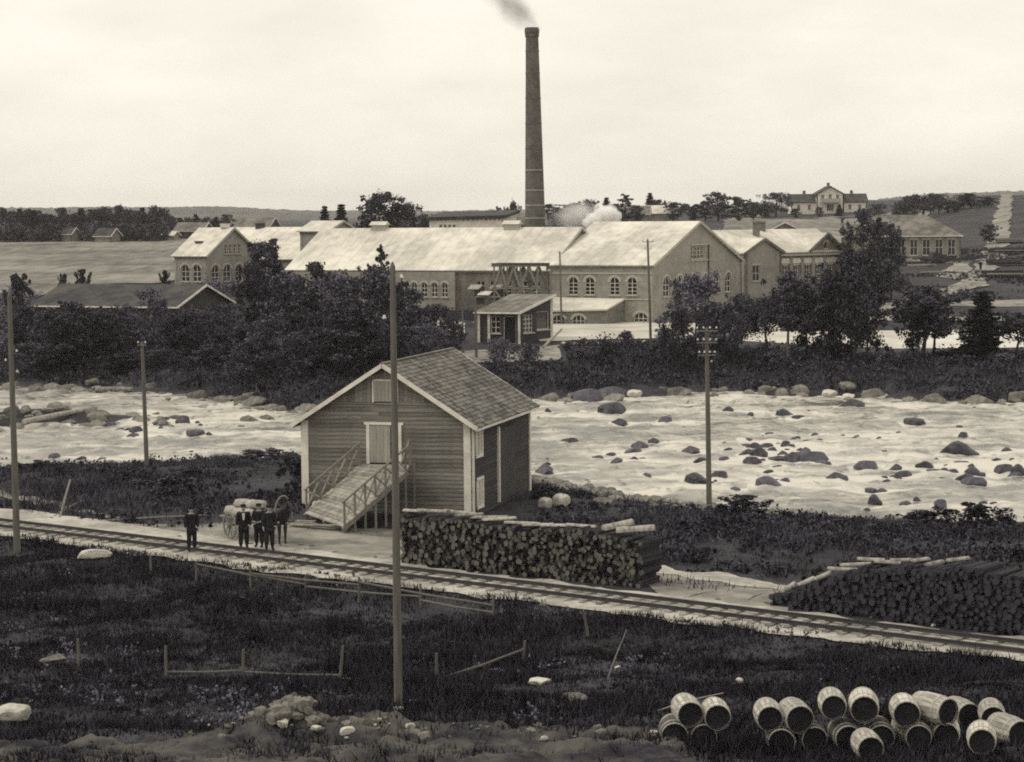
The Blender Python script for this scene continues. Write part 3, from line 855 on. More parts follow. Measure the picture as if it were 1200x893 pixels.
# boards lying at the foot of the ramp
for i, (dx, dy, rz_, L) in enumerate(((-.9, .1, .15, 3.0), (-.4, -.35, -.1, 2.6), (-1.6, .55, .3, 2.4), (.1, -.8, .05, 2.0))):
    mb = MB(); mb.box((0, 0, 0), (L, .26, .05))
    p = (RC + RD) / 2 + Vector((dx, dy, 0)); p.z = h1(p.x, p.y) + .08 + .05 * i
    tag(mb.build('loose_board', M_deck, None, Matrix.Translation(p) @ Matrix.Rotation(rz_ - .3, 4, 'Z') @ Matrix.Rotation(random.uniform(-.03, .03), 4, 'Y')),
        'pale loose board lying on the ground at the foot of the loading ramp', 'board', 'loose boards at the ramp foot')

# ------------------------------------------------------------------ the brick mill
A1 = Vector((-.92, .39)).normalized()          # along the mill, towards the left and back
A2 = Vector((.53, .848)).normalized()          # along the gables, towards the right and back
def v3(p, z): return Vector((p[0], p[1], z))
def gable_block(root, P, La, Lg, zb, ze, zr, m, front, gable, roofm, ridge_t=.5, ov=.35, seam=1.6, backgable=True, left_gable=True, seam_m=None):
    """P near corner; long wall runs from P along A1 (length La), gable from P along A2 (length Lg)"""
    Q = P + A1 * La; S = P + A2 * Lg; T = Q + A2 * Lg
    wall(root, 'front_wall', Q, P, zb, [(0, zb), (La, zb), (La, ze), (0, ze)], front, m)
    wall(root, 'gable_wall', P, S, zb, [(0, zb), (Lg, zb), (Lg, ze), (Lg * ridge_t, zr - .15), (0, ze)], gable, m)
    wall(root, 'rear_wall', S, T, zb, [(0, zb), (La, zb), (La, ze), (0, ze)], [], m)
    if left_gable: wall(root, 'gable_wall', T, Q, zb, [(0, zb), (Lg, zb), (Lg, ze), (Lg * (1 - ridge_t), zr - .15), (0, ze)], [], m)
    sl_ = (zr - ze) / (Lg * ridge_t); sl2 = (zr - ze) / (Lg * (1 - ridge_t))
    p0, q0 = P - A1 * ov, Q + A1 * ov
    e0, e1 = v3(p0 - A2 * ov, ze - sl_ * ov + .1), v3(q0 - A2 * ov, ze - sl_ * ov + .1)
    r0, r1 = v3(p0 + A2 * Lg * ridge_t, zr), v3(q0 + A2 * Lg * ridge_t, zr)
    b0, b1 = v3(p0 + A2 * (Lg + ov), ze - sl2 * ov + .1), v3(q0 + A2 * (Lg + ov), ze - sl2 * ov + .1)
    slab(root, 'roof', [e1, e0, r0, r1], .14, roofm)
    slab(root, 'roof', [r1, r0, b0, b1], .14, roofm)
    if seam: seams(root, e1, e0, r0, r1, seam, seam_m or roofm)
    o = Vector(root.location)
    mb = MB(); mb.beam(e0 - o + Vector((0, 0, -.12)), r0 - o + Vector((0, 0, -.12)), .1, .3); mb.beam(r0 - o + Vector((0, 0, -.12)), b0 - o + Vector((0, 0, -.12)), .1, .3); mb.build('verge_board', M_trim, root)
    mb = MB(); mb.beam(v3(P - A2 * .09, ze - .28) - o, v3(Q - A2 * .09, ze - .28) - o, .16, .3); mb.build('cornice', M_brickd, root)
    return Q, S, T, (e0, e1, r0, r1)

# right block with the broad gable
PR = Vector((16.9, 255.0)); LR, GR = 13.4, 24.0
zR0, zRe, zRr = 1.0, 8.25, 13.35
mr_ = empty('brick_mill_block', (PR.x, PR.y, zR0), 'pale brick mill hall with broad gable and arched windows under light roof', 'mill building', 'buildings of the brick mill')
fo = []
for px in (672.5, 692, 721, 741.5):
    # position along the front wall, measured from its left end
    k = (px - 600) / F_PX
    t_ = (PR.x - k * PR.y) / (k * A1.y - A1.x)
    fo.append((LR - t_, 4.6, 1.25, 2.15, .6, 1, 3, True))
k = (751.5 - 600) / F_PX; t_ = (PR.x - k * PR.y) / (k * A1.y - A1.x)
fo.append((LR - t_, 1.35, 1.7, 1.15, .55, 2, 1, True))
go = []
for px in (782, 797, 813, 827, 841, 854):
    k = (px - 600) / F_PX; t_ = (k * PR.y - PR.x) / (A2.x - k * A2.y)
    go.append((t_, 4.3, 1.7, 2.5, .8, 1, 2, True))
for px in (812.5, 816.5, 820.5, 824.5):
    k = (px - 600) / F_PX; t_ = (k * PR.y - PR.x) / (A2.x - k * A2.y)
    go.append((t_, 8.7, .75, 1.5, 0, 0, 2, False))
QR, SR, TRr, rR = gable_block(mr_, PR, LR, GR, zR0, zRe, zRr, M_brick, fo, go, M_roof)
o = Vector(mr_.location)
for z in (4.1, 7.2):
    mb = MB(); mb.beam(v3(PR - A2 * .06, z) - o, v3(QR - A2 * .06, z) - o, .1, .16); mb.build('string_course', M_trim, mr_)
FG = frame(PR, SR)
mb = MB(); mb.box((12.6, -.06, 8.5), (5.4, .12, .16)); mb.box((12.6, -.06, 10.45), (5.4, .12, .16)); mb.build('string_course', M_trim, mr_, rel(mr_, FG))
mb = MB(); mb.tube([v3(QR + A2 * -.12, 8) - o, v3(QR + A2 * -.12, 1.2) - o], .09, 6); mb.build('downpipe', M_iron, mr_)
mb = MB(); mb.tube([v3(PR - A1 * .12 + A2 * 14.6, 10.5) - o, v3(PR - A1 * .12 + A2 * 14.6, 1.2) - o], .08, 6); mb.build('downpipe', M_iron, mr_)

# long middle block
PL = QR + A1 * .06; LL, GL = 36.0, 15.6
zLe, zLr = 7.65, 12.75
ml_ = empty('brick_mill_block', (PL.x, PL.y, 1.0), 'long low brick mill range with wide pale roof left of broad gable', 'mill building', 'buildings of the brick mill')
fo = []
for s in (1.6, 3.3, 5.4, 7.2, 9.0): fo.append((LL - s, 4.3, 1.1, 1.9, 0, 1, 2, False))
for s in (13.6, 14.9, 16.2, 17.5, 18.8, 20.1, 21.6, 23.0, 24.4, 26.0, 27.5, 29.0, 30.5, 32.0): fo.append((LL - s, 4.4, .8, 1.7, .35, 1, 2, True))
QL, SL_, TL, rL = gable_block(ml_, PL, LL, GL, .8, zLe, zLr, M_brickd, fo, [], M_roof)
o = Vector(ml_.location)
# forward part of the wall further left, lighter brick
p0, p1 = PL + A1 * 12.2 - A2 * .5, PL + A1 * LL - A2 * .5
wall(ml_, 'front_bay_wall', p1, p0, 0, [(0, .5), (LL - 12.2, .5), (LL - 12.2, zLe - .35), (0, zLe - .35)],
     [(LL - 12.2 - q, 4.2, .85, 1.8, .35, 1, 2, True) for q in (1.4, 2.8, 4.2, 5.6, 7.0, 8.6, 10.2, 12, 14, 16, 18, 20, 22)], M_brick, .45)
for s in (9.2, 6.4):                       # pale hoods over the loading openings
    mb = MB(); c = PL + A1 * s - A2 * .5
    mb.prism([v3(c - A1 * .75, 5.7) - o, v3(c + A1 * .75, 5.7) - o, v3(c + A1 * .75 - A2 * .9, 5.2) - o, v3(c - A1 * .75 - A2 * .9, 5.2) - o], (0, 0, .08)); mb.build('door_hood', M_deck, ml_)
    mb = MB(); mb.box((LL - s, -.02, 4.35), (1.25, .1, 1.9)); mb.build('loading_door', M_plankd, ml_, rel(ml_, frame(QL, PL)))
mb = MB(); c = PL + A1 * 7.8 - A2 * .6
mb.prism([v3(c - A1 * .8, 4.9) - o, v3(c + A1 * .8, 4.9) - o, v3(c + A1 * .8 - A2 * .9, 4.5) - o, v3(c - A1 * .8 - A2 * .9, 4.5) - o], (0, 0, .08)); mb.build('door_hood', M_white, ml_)
# loading dock: dark opening with barrels' pale tops
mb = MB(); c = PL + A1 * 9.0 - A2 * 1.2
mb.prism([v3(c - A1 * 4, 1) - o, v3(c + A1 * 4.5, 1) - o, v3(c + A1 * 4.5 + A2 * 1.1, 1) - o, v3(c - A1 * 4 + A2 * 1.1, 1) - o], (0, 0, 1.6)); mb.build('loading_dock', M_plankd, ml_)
for px, dz in ((437, 0), (592, 0)):         # ridge ventilators
    k = (px + 10 - 600) / F_PX; t_ = ((PL + A2 * GL / 2).x - k * (PL + A2 * GL / 2).y) / (k * A1.y - A1.x)
    c = PL + A2 * GL / 2 + A1 * t_
    F2 = Matrix.Translation(v3(c, zLr - .35)) @ Matrix.Rotation(math.atan2(-A1.y, -A1.x), 4, 'Z')
    mb = MB(); mb.box((0, 0, .35), (1.9, 1.2, .8)); vo = mb.build('ridge_vent', M_trim, ml_, rel(ml_, F2))
    mb = MB(); mb.prism([(-1.15, -.85, .74), (-1.15, .85, .74), (-1.15, 0, 1.2)], (2.3, 0, 0)); mb.build('vent_roof', M_roof, vo)

# rear range and its little gable
PC = Vector((-31.5, 310.5)); 
mc_ = empty('brick_mill_block', (PC.x, PC.y, 3.0), 'rear mill range with pale roof behind the arched-window end house', 'mill building', 'buildings of the brick mill')
gable_block(mc_, PC, 20, 18, 2.5, 8.2, 12.75, M_brick, [], [], M_roof)
o = Vector(mc_.location)
for s, w in ((8, 2.2),):
    a = PC + A1 * s + A2 * 4
    mb = MB(); mb.beam(v3(a, 10.35) - o, v3(a + A1 * w, 10.35) - o, .8, .15); mb.build('skylight', M_roofd, mc_)
a = PC + A1 * 12 + A2 * 9
mb = MB(); mb.box((a.x - o.x, a.y - o.y, 12.9 - o.z), (1.4, 1.0, .9)); mb.build('ridge_vent', M_roofd, mc_)
PD = Vector((-25.6, 300.0))
md_ = empty('brick_mill_block', (PD.x, PD.y, 3.0), 'small gable of the mill peeping over the long pale roof', 'mill building', 'buildings of the brick mill')
gable_block(md_, PD, 4.5, 6.5, 2.5, 12.3, 13.7, M_brick, [], [], M_roof, seam=0)

# end house with arched windows, at the left
PA = Vector((-42.8, 300.0))
ma_ = empty('brick_mill_block', (PA.x, PA.y, 4.4), 'small brick end house with arched windows and steep pale roof beside meadow', 'mill building', 'buildings of the brick mill')
QA, SA, TA, rA = gable_block(ma_, PA, 5.2, 11.8, 3.6, 9.0, 12.85, M_brick,
    [(1.75, 5.3, 1.3, 2.4, .6, 1, 2, True), (3.65, 5.3, 1.3, 2.4, .6, 1, 2, True)],
    [(2.0, 5.2, 1.7, 2.4, .75, 1, 2, True), (4.6, 5.2, 1.7, 2.4, .75, 1, 2, True), (7.2, 5.2, 1.7, 2.4, .75, 1, 2, True), (9.8, 5.2, 1.7, 2.4, .75, 1, 2, True)]
    + [(4.4 + i * 1.0, 9.1, .6, 1.3, 0, 0, 2, False) for i in range(4)], M_roof, seam=1.2)
o = Vector(ma_.location)
mb = MB(); a = PA + A1 * 2.5 + A2 * 2.6; mb.beam(v3(a, 10.85) - o, v3(a + A1 * 1.1, 10.85) - o, .7, .25); mb.build('skylight', M_roofd, ma_)
a = PA + A1 * 1.2 + A2 * 5.9
mb = MB(); mb.box((a.x - o.x, a.y - o.y, 13.1 - o.z), (1.3, .9, .6)); mb.build('ridge_vent', M_roof, ma_)

# lean-to along the mill front
kL = QR + A1 * -.4
lt = empty('lean_to_shed', (kL.x, kL.y, 1.2), 'low brick lean-to with pale sloping roof under four arched windows', 'shed')
o = Vector(lt.location)
k0, k1 = QR - A1 * .3 - A2 * .1, QR - A1 * 9.9 - A2 * .1
f0, f1 = k0 - A2 * 6.5, k1 - A2 * 4.5
slab(lt, 'roof', [v3(f0, 2.85), v3(f1, 3.1), v3(k1, 4.15), v3(k0, 4.3)], .18, M_roof)
wall(lt, 'front_wall', f0 + A2 * .3, f1 + A2 * .3, 0, [(0, .6), ((f1 - f0).length, .6), ((f1 - f0).length, 3.0), (0, 2.75)],
     [(4.2, 1.25, 1.5, 1.1, .5, 2, 1, True), (6.6, 1.25, 1.5, 1.1, .5, 2, 1, True)], M_brickd)
wall(lt, 'side_wall', f1 + A2 * .3, k1, 0, [(0, .6), ((k1 - f1).length - .3, .6), ((k1 - f1).length - .3, 4.0), (0, 2.95)], [], M_brickd)
wall(lt, 'side_wall', k0, f0 + A2 * .3, 0, [(0, .6), ((k0 - f0).length - .3, .6), ((k0 - f0).length - .3, 2.7), (0, 4.1)], [], M_brickd)

# timber trestle in front of the mill
tb = Vector((-1.6, 256.0, 1.2))
tr_ = empty('timber_trestle', tb, 'tall timber trestle with diagonal braces standing before the mill wall', 'trestle')
def gpos(s, d): return Vector((0, 0, 0)) - (A1 * s).to_3d() + (A2 * d).to_3d()
for d in (-.8, 1.4):
    for s in (0, 1.7, 3.4, 5.6):
        mb = MB(); p = gpos(s, d); mb.beam(p, p + Vector((0, 0, 7.1)), .2, .2); mb.build('post', M_post, tr_)
    for zz, w in ((7.1, .3), (4.4, .2), (2.2, .18)):
        mb = MB(); mb.beam(gpos(-.3, d) + Vector((0, 0, zz)), gpos(5.9, d) + Vector((0, 0, zz)), .2, w); mb.build('beam', M_post, tr_)
    for s0, s1 in ((0, .85), (1.7, .85), (1.7, 2.55), (3.4, 2.55), (3.4, 4.5), (5.6, 4.5)):
        mb = MB(); mb.beam(gpos(s0, d) + Vector((0, 0, 4.4)), gpos(s1, d) + Vector((0, 0, 7.0)), .2, .26); mb.build('brace', M_post, tr_)
    for s0, s1 in ((0, 1.7), (3.4, 1.7), (3.4, 5.6)):
        mb = MB(); mb.beam(gpos(s0, d) + Vector((0, 0, 4.3)), gpos(s1, d) + Vector((0, 0, 2.0)), .12, .16); mb.build('brace', M_post, tr_)
for s in (0, 1.7, 3.4, 5.6):
    mb = MB(); mb.beam(gpos(s, -.8) + Vector((0, 0, 7.1)), gpos(s, 1.4) + Vector((0, 0, 7.1)), .16, .2); mb.build('crosspiece', M_post, tr_)
mb = MB(); mb.box((0, 0, 0), (6.6, 2.6, .1), Matrix.Translation(gpos(2.8, .3) + Vector((0, 0, 7.32))) @ Matrix.Rotation(math.atan2(-A1.y, -A1.x), 4, 'Z')); mb.build('deck', M_plankd, tr_)

# open-fronted hut
PJ = Vector((.8, 222.0)); LJ, GJ = 4.6, 6.6
hut = empty('wooden_hut', (PJ.x, PJ.y, .9), 'small dark wooden hut with white posts and grey mono-pitch roof before mill', 'hut')
o = Vector(hut.location)
QJ, SJ = PJ + A1 * LJ, PJ + A2 * GJ; TJ = QJ + A2 * GJ
zj0, zj1 = 4.25, 5.75
slab(hut, 'roof', [v3(PJ - A1 * .3 - A2 * .5, zj0 - .05), v3(QJ + A1 * .3 - A2 * .5, zj0 - .05), v3(TJ + A1 * .3 + A2 * .3, zj1 + .1), v3(SJ - A1 * .3 + A2 * .3, zj1 + .1)], .12, M_roofm)
seams(hut, v3(QJ + A1 * .3 - A2 * .5, zj0 - .05), v3(PJ - A1 * .3 - A2 * .5, zj0 - .05), v3(SJ - A1 * .3 + A2 * .3, zj1 + .1), v3(TJ + A1 * .3 + A2 * .3, zj1 + .1), .9, M_roofm)
wall(hut, 'front_wall', QJ, PJ, 0, [(0, .6), (LJ, .6), (LJ, zj0 - .1), (0, zj0 - .1)], [(1.9, 2.0, 1.1, 1.8, 0, 1, 2, False), (3.5, .9, 1.4, 2.9, 0, 0, 0, False)], M_plankd, .15)
wall(hut, 'side_wall', PJ, SJ, 0, [(0, .6), (GJ, .6), (GJ, zj1 - .1), (0, zj0 - .1)], [(1.8, 2.0, 2.0, 1.9, 0, 2, 3, False), (4.8, 2.2, 2.6, 1.9, 0, 0, 0, False)], M_plankd, .15)
wall(hut, 'rear_wall', SJ, TJ, 0, [(0, .6), (LJ, .6), (LJ, zj1 - .1), (0, zj1 - .1)], [], M_plankd, .15)
wall(hut, 'side_wall', TJ, QJ, 0, [(0, .6), (GJ, .6), (GJ, zj0 - .1), (0, zj1 - .1)], [], M_plankd, .15)
for (c, h) in ((PJ, zj0), (QJ, zj0), (SJ, zj1), (QJ - A1 * 1.15, zj0)):
    mb = MB(); cc = c - A2 * .1 - A1 * .05; mb.beam(v3(cc, .6) - o, v3(cc, h - .15) - o, .26, .26); mb.build('post', M_white, hut)
mb = MB(); mb.beam(v3(PJ - A1 * .35 - A2 * .5, zj0 - .1) - o, v3(SJ - A1 * .35 + A2 * .3, zj1 + .02) - o, .08, .25); mb.build('barge_board', M_white, hut)
mb = MB(); mb.beam(v3(PJ - A1 * .35 - A2 * .52, zj0 - .1) - o, v3(QJ + A1 * .3 - A2 * .52, zj0 - .1) - o, .08, .18); mb.build('fascia', M_white, hut)

# boiler house behind the long roof, with chimney
BX0, BX1, BY = -11.4, -1.2, 300.0
bh_ = empty('boiler_house', (BX0, BY, 2), 'white-walled boiler house with dark flat roof behind the long mill roof', 'mill building', 'buildings of the brick mill')
wall(bh_, 'front_wall', (BX0, BY), (BX1, BY), 0, [(0, 1.5), (10.2, 1.5), (10.2, 14.0), (0, 14.0)], [(1.6 + i * .62, 12.2, .45, .8, 0, 0, 1, False) for i in range(4)], M_white)
wall(bh_, 'side_wall', (BX1, BY), (BX1 + 2.0, BY + 9), 0, [(0, 1.5), (9.2, 1.5), (9.2, 14.0), (0, 14.0)], [], M_white)
wall(bh_, 'side_wall', (BX0 + 2.0, BY + 9), (BX0, BY), 0, [(0, 1.5), (9.2, 1.5), (9.2, 14.0), (0, 14.0)], [], M_white)
slab(bh_, 'roof', [(BX0 - .5, BY - .5, 14.05), (BX1 + .4, BY - .5, 14.25), (BX1 + 2.6, BY + 9.5, 15.0), (BX0 + 1.6, BY + 9.5, 14.8)], .45, M_roofd)
for i in range(16):
    mb = MB(); mb.box((.4 + i * .63, -.06, 13.78 ), (.2, .12, .4)); mb.build('corbel', M_brickd, bh_, rel(bh_, frame((BX0, BY), (BX1, BY))))
rb = empty('boiler_house', (1.0, 309, 3), 'dim low-roofed annexe partly hidden behind the chimney foot', 'mill building', 'buildings of the brick mill')
wall(rb, 'front_wall', (-1.5, 309), (5.0, 309), 0, [(0, 2), (6.5, 2), (6.5, 12.9), (0, 12.9)], [], M_brick)
slab(rb, 'roof', [(-2, 308.6, 12.8), (5.3, 308.6, 12.8), (5.3, 314, 14.4), (-2, 314, 14.4)], .2, M_roofm)
wall(rb, 'side_wall', (5.0, 309), (5.0, 314), 0, [(0, 2), (5, 2), (5, 14.2), (0, 12.8)], [], M_white)

CHX, CHY = 3.55, 300.0
ch = empty('chimney', (CHX, CHY, 1.5), 'tall round tapering brick chimney rising behind the mill', 'chimney')
mb = MB()
prof = []
for i in range(25):
    z = i * 1.55
    prof.append((1.66 - .78 * z / 37.5, z))
prof += [(.88, 37.4), (.98, 37.5), (.98, 37.9), (1.03, 38.0), (1.03, 38.5), (.95, 38.6), (.95, 38.75), (.68, 38.76), (.66, 36.5)]
mb.lathe(prof, 24)
for i, q in enumerate(mb.v): mb.v[i] = (q[0] - .35 * max(0, q[2]) / 38.6, q[1], q[2])
mb.build('shaft', M_chim, ch, smooth=False)
for z in (10.5, 12.3, 14.1, 16.2, 19, 22, 25.5, 29, 32.5, 35.5):
    r = 1.66 - .78 * z / 37.5
    mb = MB(); mb.lathe([(r - .02, -.06), (r + .045, -.06), (r + .045, .06), (r - .02, .06)], 24)
    mb.build('iron_band', M_trim if z < 20 else M_chim, ch, Matrix.Translation((-.35 * z / 38.6, 0, z)))

# annexe range right of the broad gable
PE = Vector((30.6, 284.5)); UE = Vector((.8, .6)); UB = Vector((-.6, .8))
an = empty('brick_annexe', (PE.x, PE.y, 2.2), 'brick annexe with small pediments and pale roof right of broad gable', 'mill building', 'buildings of the brick mill')
o = Vector(an.location); WE = 19.2; ZE, ZR = 8.9, 12.0; DE = 11.0
wall(an, 'front_wall', PE, PE + UE * WE, 0, [(0, 1.5), (WE, 1.5), (WE, ZE), (0, ZE)],
     [(s, 5.2, .9, 1.9, 0, 1, 2, True) for s in (8.2, 10.2, 12.4, 14.4, 16.8)], M_brickd)
wall(an, 'side_wall', PE + UE * WE, PE + UE * WE + UB * DE, 0, [(0, 1.5), (DE, 1.5), (DE, ZE), (DE / 2, ZR - .1), (0, ZE)], [], M_brickd)
wall(an, 'side_wall', PE + UB * DE, PE, 0, [(0, 1.5), (DE, 1.5), (DE, ZE), (DE / 2, ZR - .1), (0, ZE)], [], M_brickd)
e0, e1 = PE - UE * .4 - UB * .5, PE + UE * (WE + .4) - UB * .5
r0, r1 = PE - UE * .4 + UB * DE / 2, PE + UE * (WE + .4) + UB * DE / 2
b0, b1 = PE - UE * .4 + UB * (DE + .5), PE + UE * (WE + .4) + UB * (DE + .5)
slab(an, 'roof', [v3(e0, ZE), v3(e1, ZE), v3(r1, ZR), v3(r0, ZR)], .16, M_roof)
slab(an, 'roof', [v3(r0, ZR), v3(r1, ZR), v3(b1, ZE), v3(b0, ZE)], .16, M_roof)
seams(an, v3(e0, ZE), v3(e1, ZE), v3(r1, ZR), v3(r0, ZR), 1.5, M_roof)
mb = MB(); mb.beam(v3(PE - UB * .3, ZE - .35) - o, v3(PE + UE * WE - UB * .3, ZE - .35) - o, .5, .25); mb.build('cornice', M_trim, an)
FE = frame(PE, PE + UE)
for s in (7.1, 9.2, 11.3, 13.4, 15.6, 18.6):
    mb = MB(); mb.box((s, -.1, 5.0), (.5, .22, 7.0)); mb.build('pilaster', M_brick, an, rel(an, FE))
mb = MB(); mb.box((12.5, -.03, 7.75), (12, .12, .7)); mb.build('frieze', M_white, an, rel(an, FE))
# projecting bay with pediment
wall(an, 'bay_wall', PE - UB * .9 + UE * .1, PE - UB * .9 + UE * 6.6, 0, [(0, 1.5), (6.5, 1.5), (6.5, ZE - .05), (3.2, ZE + 1.75), (0, ZE - .05)], [(1.9, 5.2, 1.3, 2.1, 0, 1, 1, True)], M_brick)
wall(an, 'bay_wall', PE - UB * .9 + UE * 6.6, PE + UE * 6.6, 0, [(0, 1.5), (.9, 1.5), (.9, ZE - .05), (0, ZE - .05)], [], M_brick)
wall(an, 'bay_wall', PE + UE * .1, PE - UB * .9 + UE * .1, 0, [(0, 1.5), (.9, 1.5), (.9, ZE - .05), (0, ZE - .05)], [], M_brick)
def pediment(s0, s1, zb, rise, dep):
    mid = (s0 + s1) / 2
    a, b_, c = PE + UE * s0, PE + UE * s1, PE + UE * mid
    fwd_ = -UB * dep
    back = UB * 3.6
    slab(an, 'pediment_roof', [v3(a + fwd_, zb), v3(c + fwd_, zb + rise), v3(c + back, zb + rise), v3(a + back, zb)], .22, M_roof)
    slab(an, 'pediment_roof', [v3(c + fwd_, zb + rise), v3(b_ + fwd_, zb), v3(b_ + back, zb), v3(c + back, zb + rise)], .22, M_roof)
    mb = MB()
    mb.beam(v3(a + fwd_ * 1.02, zb - .12) - o, v3(c + fwd_ * 1.02, zb + rise - .12) - o, .2, .34); mb.beam(v3(c + fwd_ * 1.02, zb + rise - .12) - o, v3(b_ + fwd_ * 1.02, zb - .12) - o, .2, .34)
    mb.build('pediment_cornice', M_brickd, an)
pediment(-.4, 7.0, ZE + .1, 1.9, 1.2)
wall(an, 'pediment_wall', PE - UB * .1 + UE * 12.6, PE - UB * .1 + UE * 19.1, 0, [(0, ZE - .1), (6.5, ZE - .1), (3.25, ZE + 2.2)], [(3.25, ZE + .4, .8, 1.0, .4, 0, 0, True)], M_brickd)
pediment(12.3, 19.4, ZE + .15, 2.4, .5)
for s, d in ((6.6, 4.0), (9.0, 5.4)):
    mb = MB(); c = PE + UE * s + UB * d; mb.box((c.x - o.x, c.y - o.y, 11.9 - o.z), (.9, .9, 2.2)); mb.box((c.x - o.x, c.y - o.y, 13.0 - o.z), (1.1, 1.1, .25)); mb.build('flue', M_brickd, an)

# ------------------------------------------------------------------ other houses
def hipped(name, label, P, A, W, D, zb, ze, zr, wallm, roofm, hip, group, opens=(), openings_side=()):
    """P near front corner at right; A = direction of the front wall to the left"""
    A = Vector(A).normalized(); B = Vector((A.y, -A.x)); B = B if B.y > 0 else -B
    root = empty(name, (P.x, P.y, zb), label, 'house' if 'barn' not in name and 'shed' not in name else 'barn', group)
    Q, S_ = P + A * W, P + B * D; T_ = Q + B * D
    wall(root, 'front_wall', Q, P, 0, [(0, zb - .6), (W, zb - .6), (W, ze), (0, ze)], list(opens), wallm, .25)
    gab = [(D, ze), (D / 2, zr - .15), (0, ze)] if not hip else [(D, ze), (0, ze)]
    wall(root, 'side_wall', P, S_, 0, [(0, zb - .6), (D, zb - .6)] + gab, list(openings_side), wallm, .25)
    wall(root, 'rear_wall', S_, T_, 0, [(0, zb - .6), (W, zb - .6), (W, ze), (0, ze)], [], wallm, .25)
    wall(root, 'side_wall', T_, Q, 0, [(0, zb - .6), (D, zb - .6)] + gab, [], wallm, .25)
    ov = .45
    p, q, s_, t_ = P - A * ov - B * ov, Q + A * ov - B * ov, S_ - A * ov + B * ov, T_ + A * ov + B * ov
    hx = D / 2 if hip else 0
    rA_, rB_ = P + B * D / 2 + A * (hx - (0 if hip else ov)), Q + B * D / 2 - A * (hx - (0 if hip else ov))
    slab(root, 'roof', [v3(q, ze), v3(p, ze), v3(rA_, zr), v3(rB_, zr)], .15, roofm)
    slab(root, 'roof', [v3(s_, ze), v3(t_, ze), v3(rB_, zr), v3(rA_, zr)], .15, roofm)
    if hip:
        slab(root, 'roof', [v3(p, ze), v3(s_, ze), v3(rA_, zr)], .15, roofm)
        slab(root, 'roof', [v3(t_, ze), v3(q, ze), v3(rB_, zr)], .15, roofm)
    oo = Vector(root.location)
    mb = MB(); mb.beam(v3(p, ze - .1) - oo, v3(q, ze - .1) - oo, .1, .16); mb.build('fascia', M_white, root)
    if not hip:
        mb = MB(); mb.beam(v3(p - A * .02, ze - .1) - oo, v3(rA_ - A * .02, zr - .1) - oo, .1, .22); mb.beam(v3(rA_ - A * .02, zr - .1) - oo, v3(s_ - A * .02, ze - .1) - oo, .1, .22); mb.build('barge_board', M_white, root)
    return root
# dark-roofed barn among the trees at the left
Pb = Vector((-38.5, 245.0))
barn = hipped('long_barn', 'long barn with broad dark roof and white bargeboards among the riverbank trees', Pb, A1, 19.5, 12.2, .9, 4.15, 6.5, M_plankd, M_roofd, False, None)
# long hipped storehouse by the road at the right
Pf = Vector((80.0, 380.0))
hipped('hipped_storehouse', 'long plank storehouse with pale shutters and hipped grey roof beside the road', Pf, (-.985, .17), 21, 12, 5.6, 9.9, 13.6, M_plank, M_roofm, True, None,
       [(21 - s, 6.4, 1.3, 2.8, 0, 1, 1, True) for s in (1.6, 3.8, 6.0, 8.2, 10.4, 12.6)])
# far small sheds
def shed(name, px, Y, W, D, h, rr, label, wallm, roofm, group, rot=(-.92, .39), dzz=0.0):
    P = gx(px, Y); zb = P.z + dzz
    return hipped(name, label, Vector((P.x, P.y)), rot, W, D, zb, zb + h, zb + h + rr, wallm, roofm, False, group)
shed('hay_shed', 86, 590, 3.2, 4, 2.2, 1.8, 'tiny grey hay barn in front of the dark wood', M_plank, M_roofd, None)
shed('hay_shed', 132, 585, 5.2, 5, 1.8, 2.2, 'weathered grey hay barn at the edge of the meadow', M_plank, M_roofd, None)
shed('hay_shed', 205, 610, 4, 3.5, 1.6, 1.2, 'little white-roofed shed at the top of the meadow', M_plank, M_roof, None)
shed('farm_house', 240, 640, 10, 6, 2.6, 2.6, 'low farmhouse with grey roof beyond the meadow, behind the end house', M_plankd, M_roofm, None)
shed('farm_house', 318, 720, 16, 7, 3, 3, 'long grey roof just showing above the mill before the hills', M_plankd, M_roofm, None)
shed('farm_house', 762, 620, 11, 7, 2.6, 2.4, 'grey-roofed cottage among trees above the broad mill gable', M_plank, M_roofm, None, (-1, .1))
shed('farm_house', 796, 640, 10, 7, 2.4, 2.4, 'cottage with pale roof beside the grey-roofed cottage above the gable', M_plank, M_roof, None, (-1, .1))
shed('farm_house', 897, 700, 6, 5, 2.4, 2.0, 'small pale shed between trees left of the white villa', M_white, M_roofm, None, (-1, .1))
# open-gabled house behind the annexe
def gable_front(px, Y, W, D, h, rr, label, wallm, roofm):
    P = gx(px, Y); zb = P.z
    return hipped('gabled_house', label, Vector((P.x + W / 2, P.y)), (-.25, .97), D, W, zb, zb + h, zb + h + rr, wallm, roofm, False, None)
P_ = gx(922, 400)
hipped('gabled_house', 'house with wide grey gable roof just behind the brick annexe', Vector((P_.x - 4.4, P_.y)), (-.30, .95), 9, 8.8, P_.z, P_.z + 4.2, P_.z + 6.4, M_plank, M_roofm, False, None)
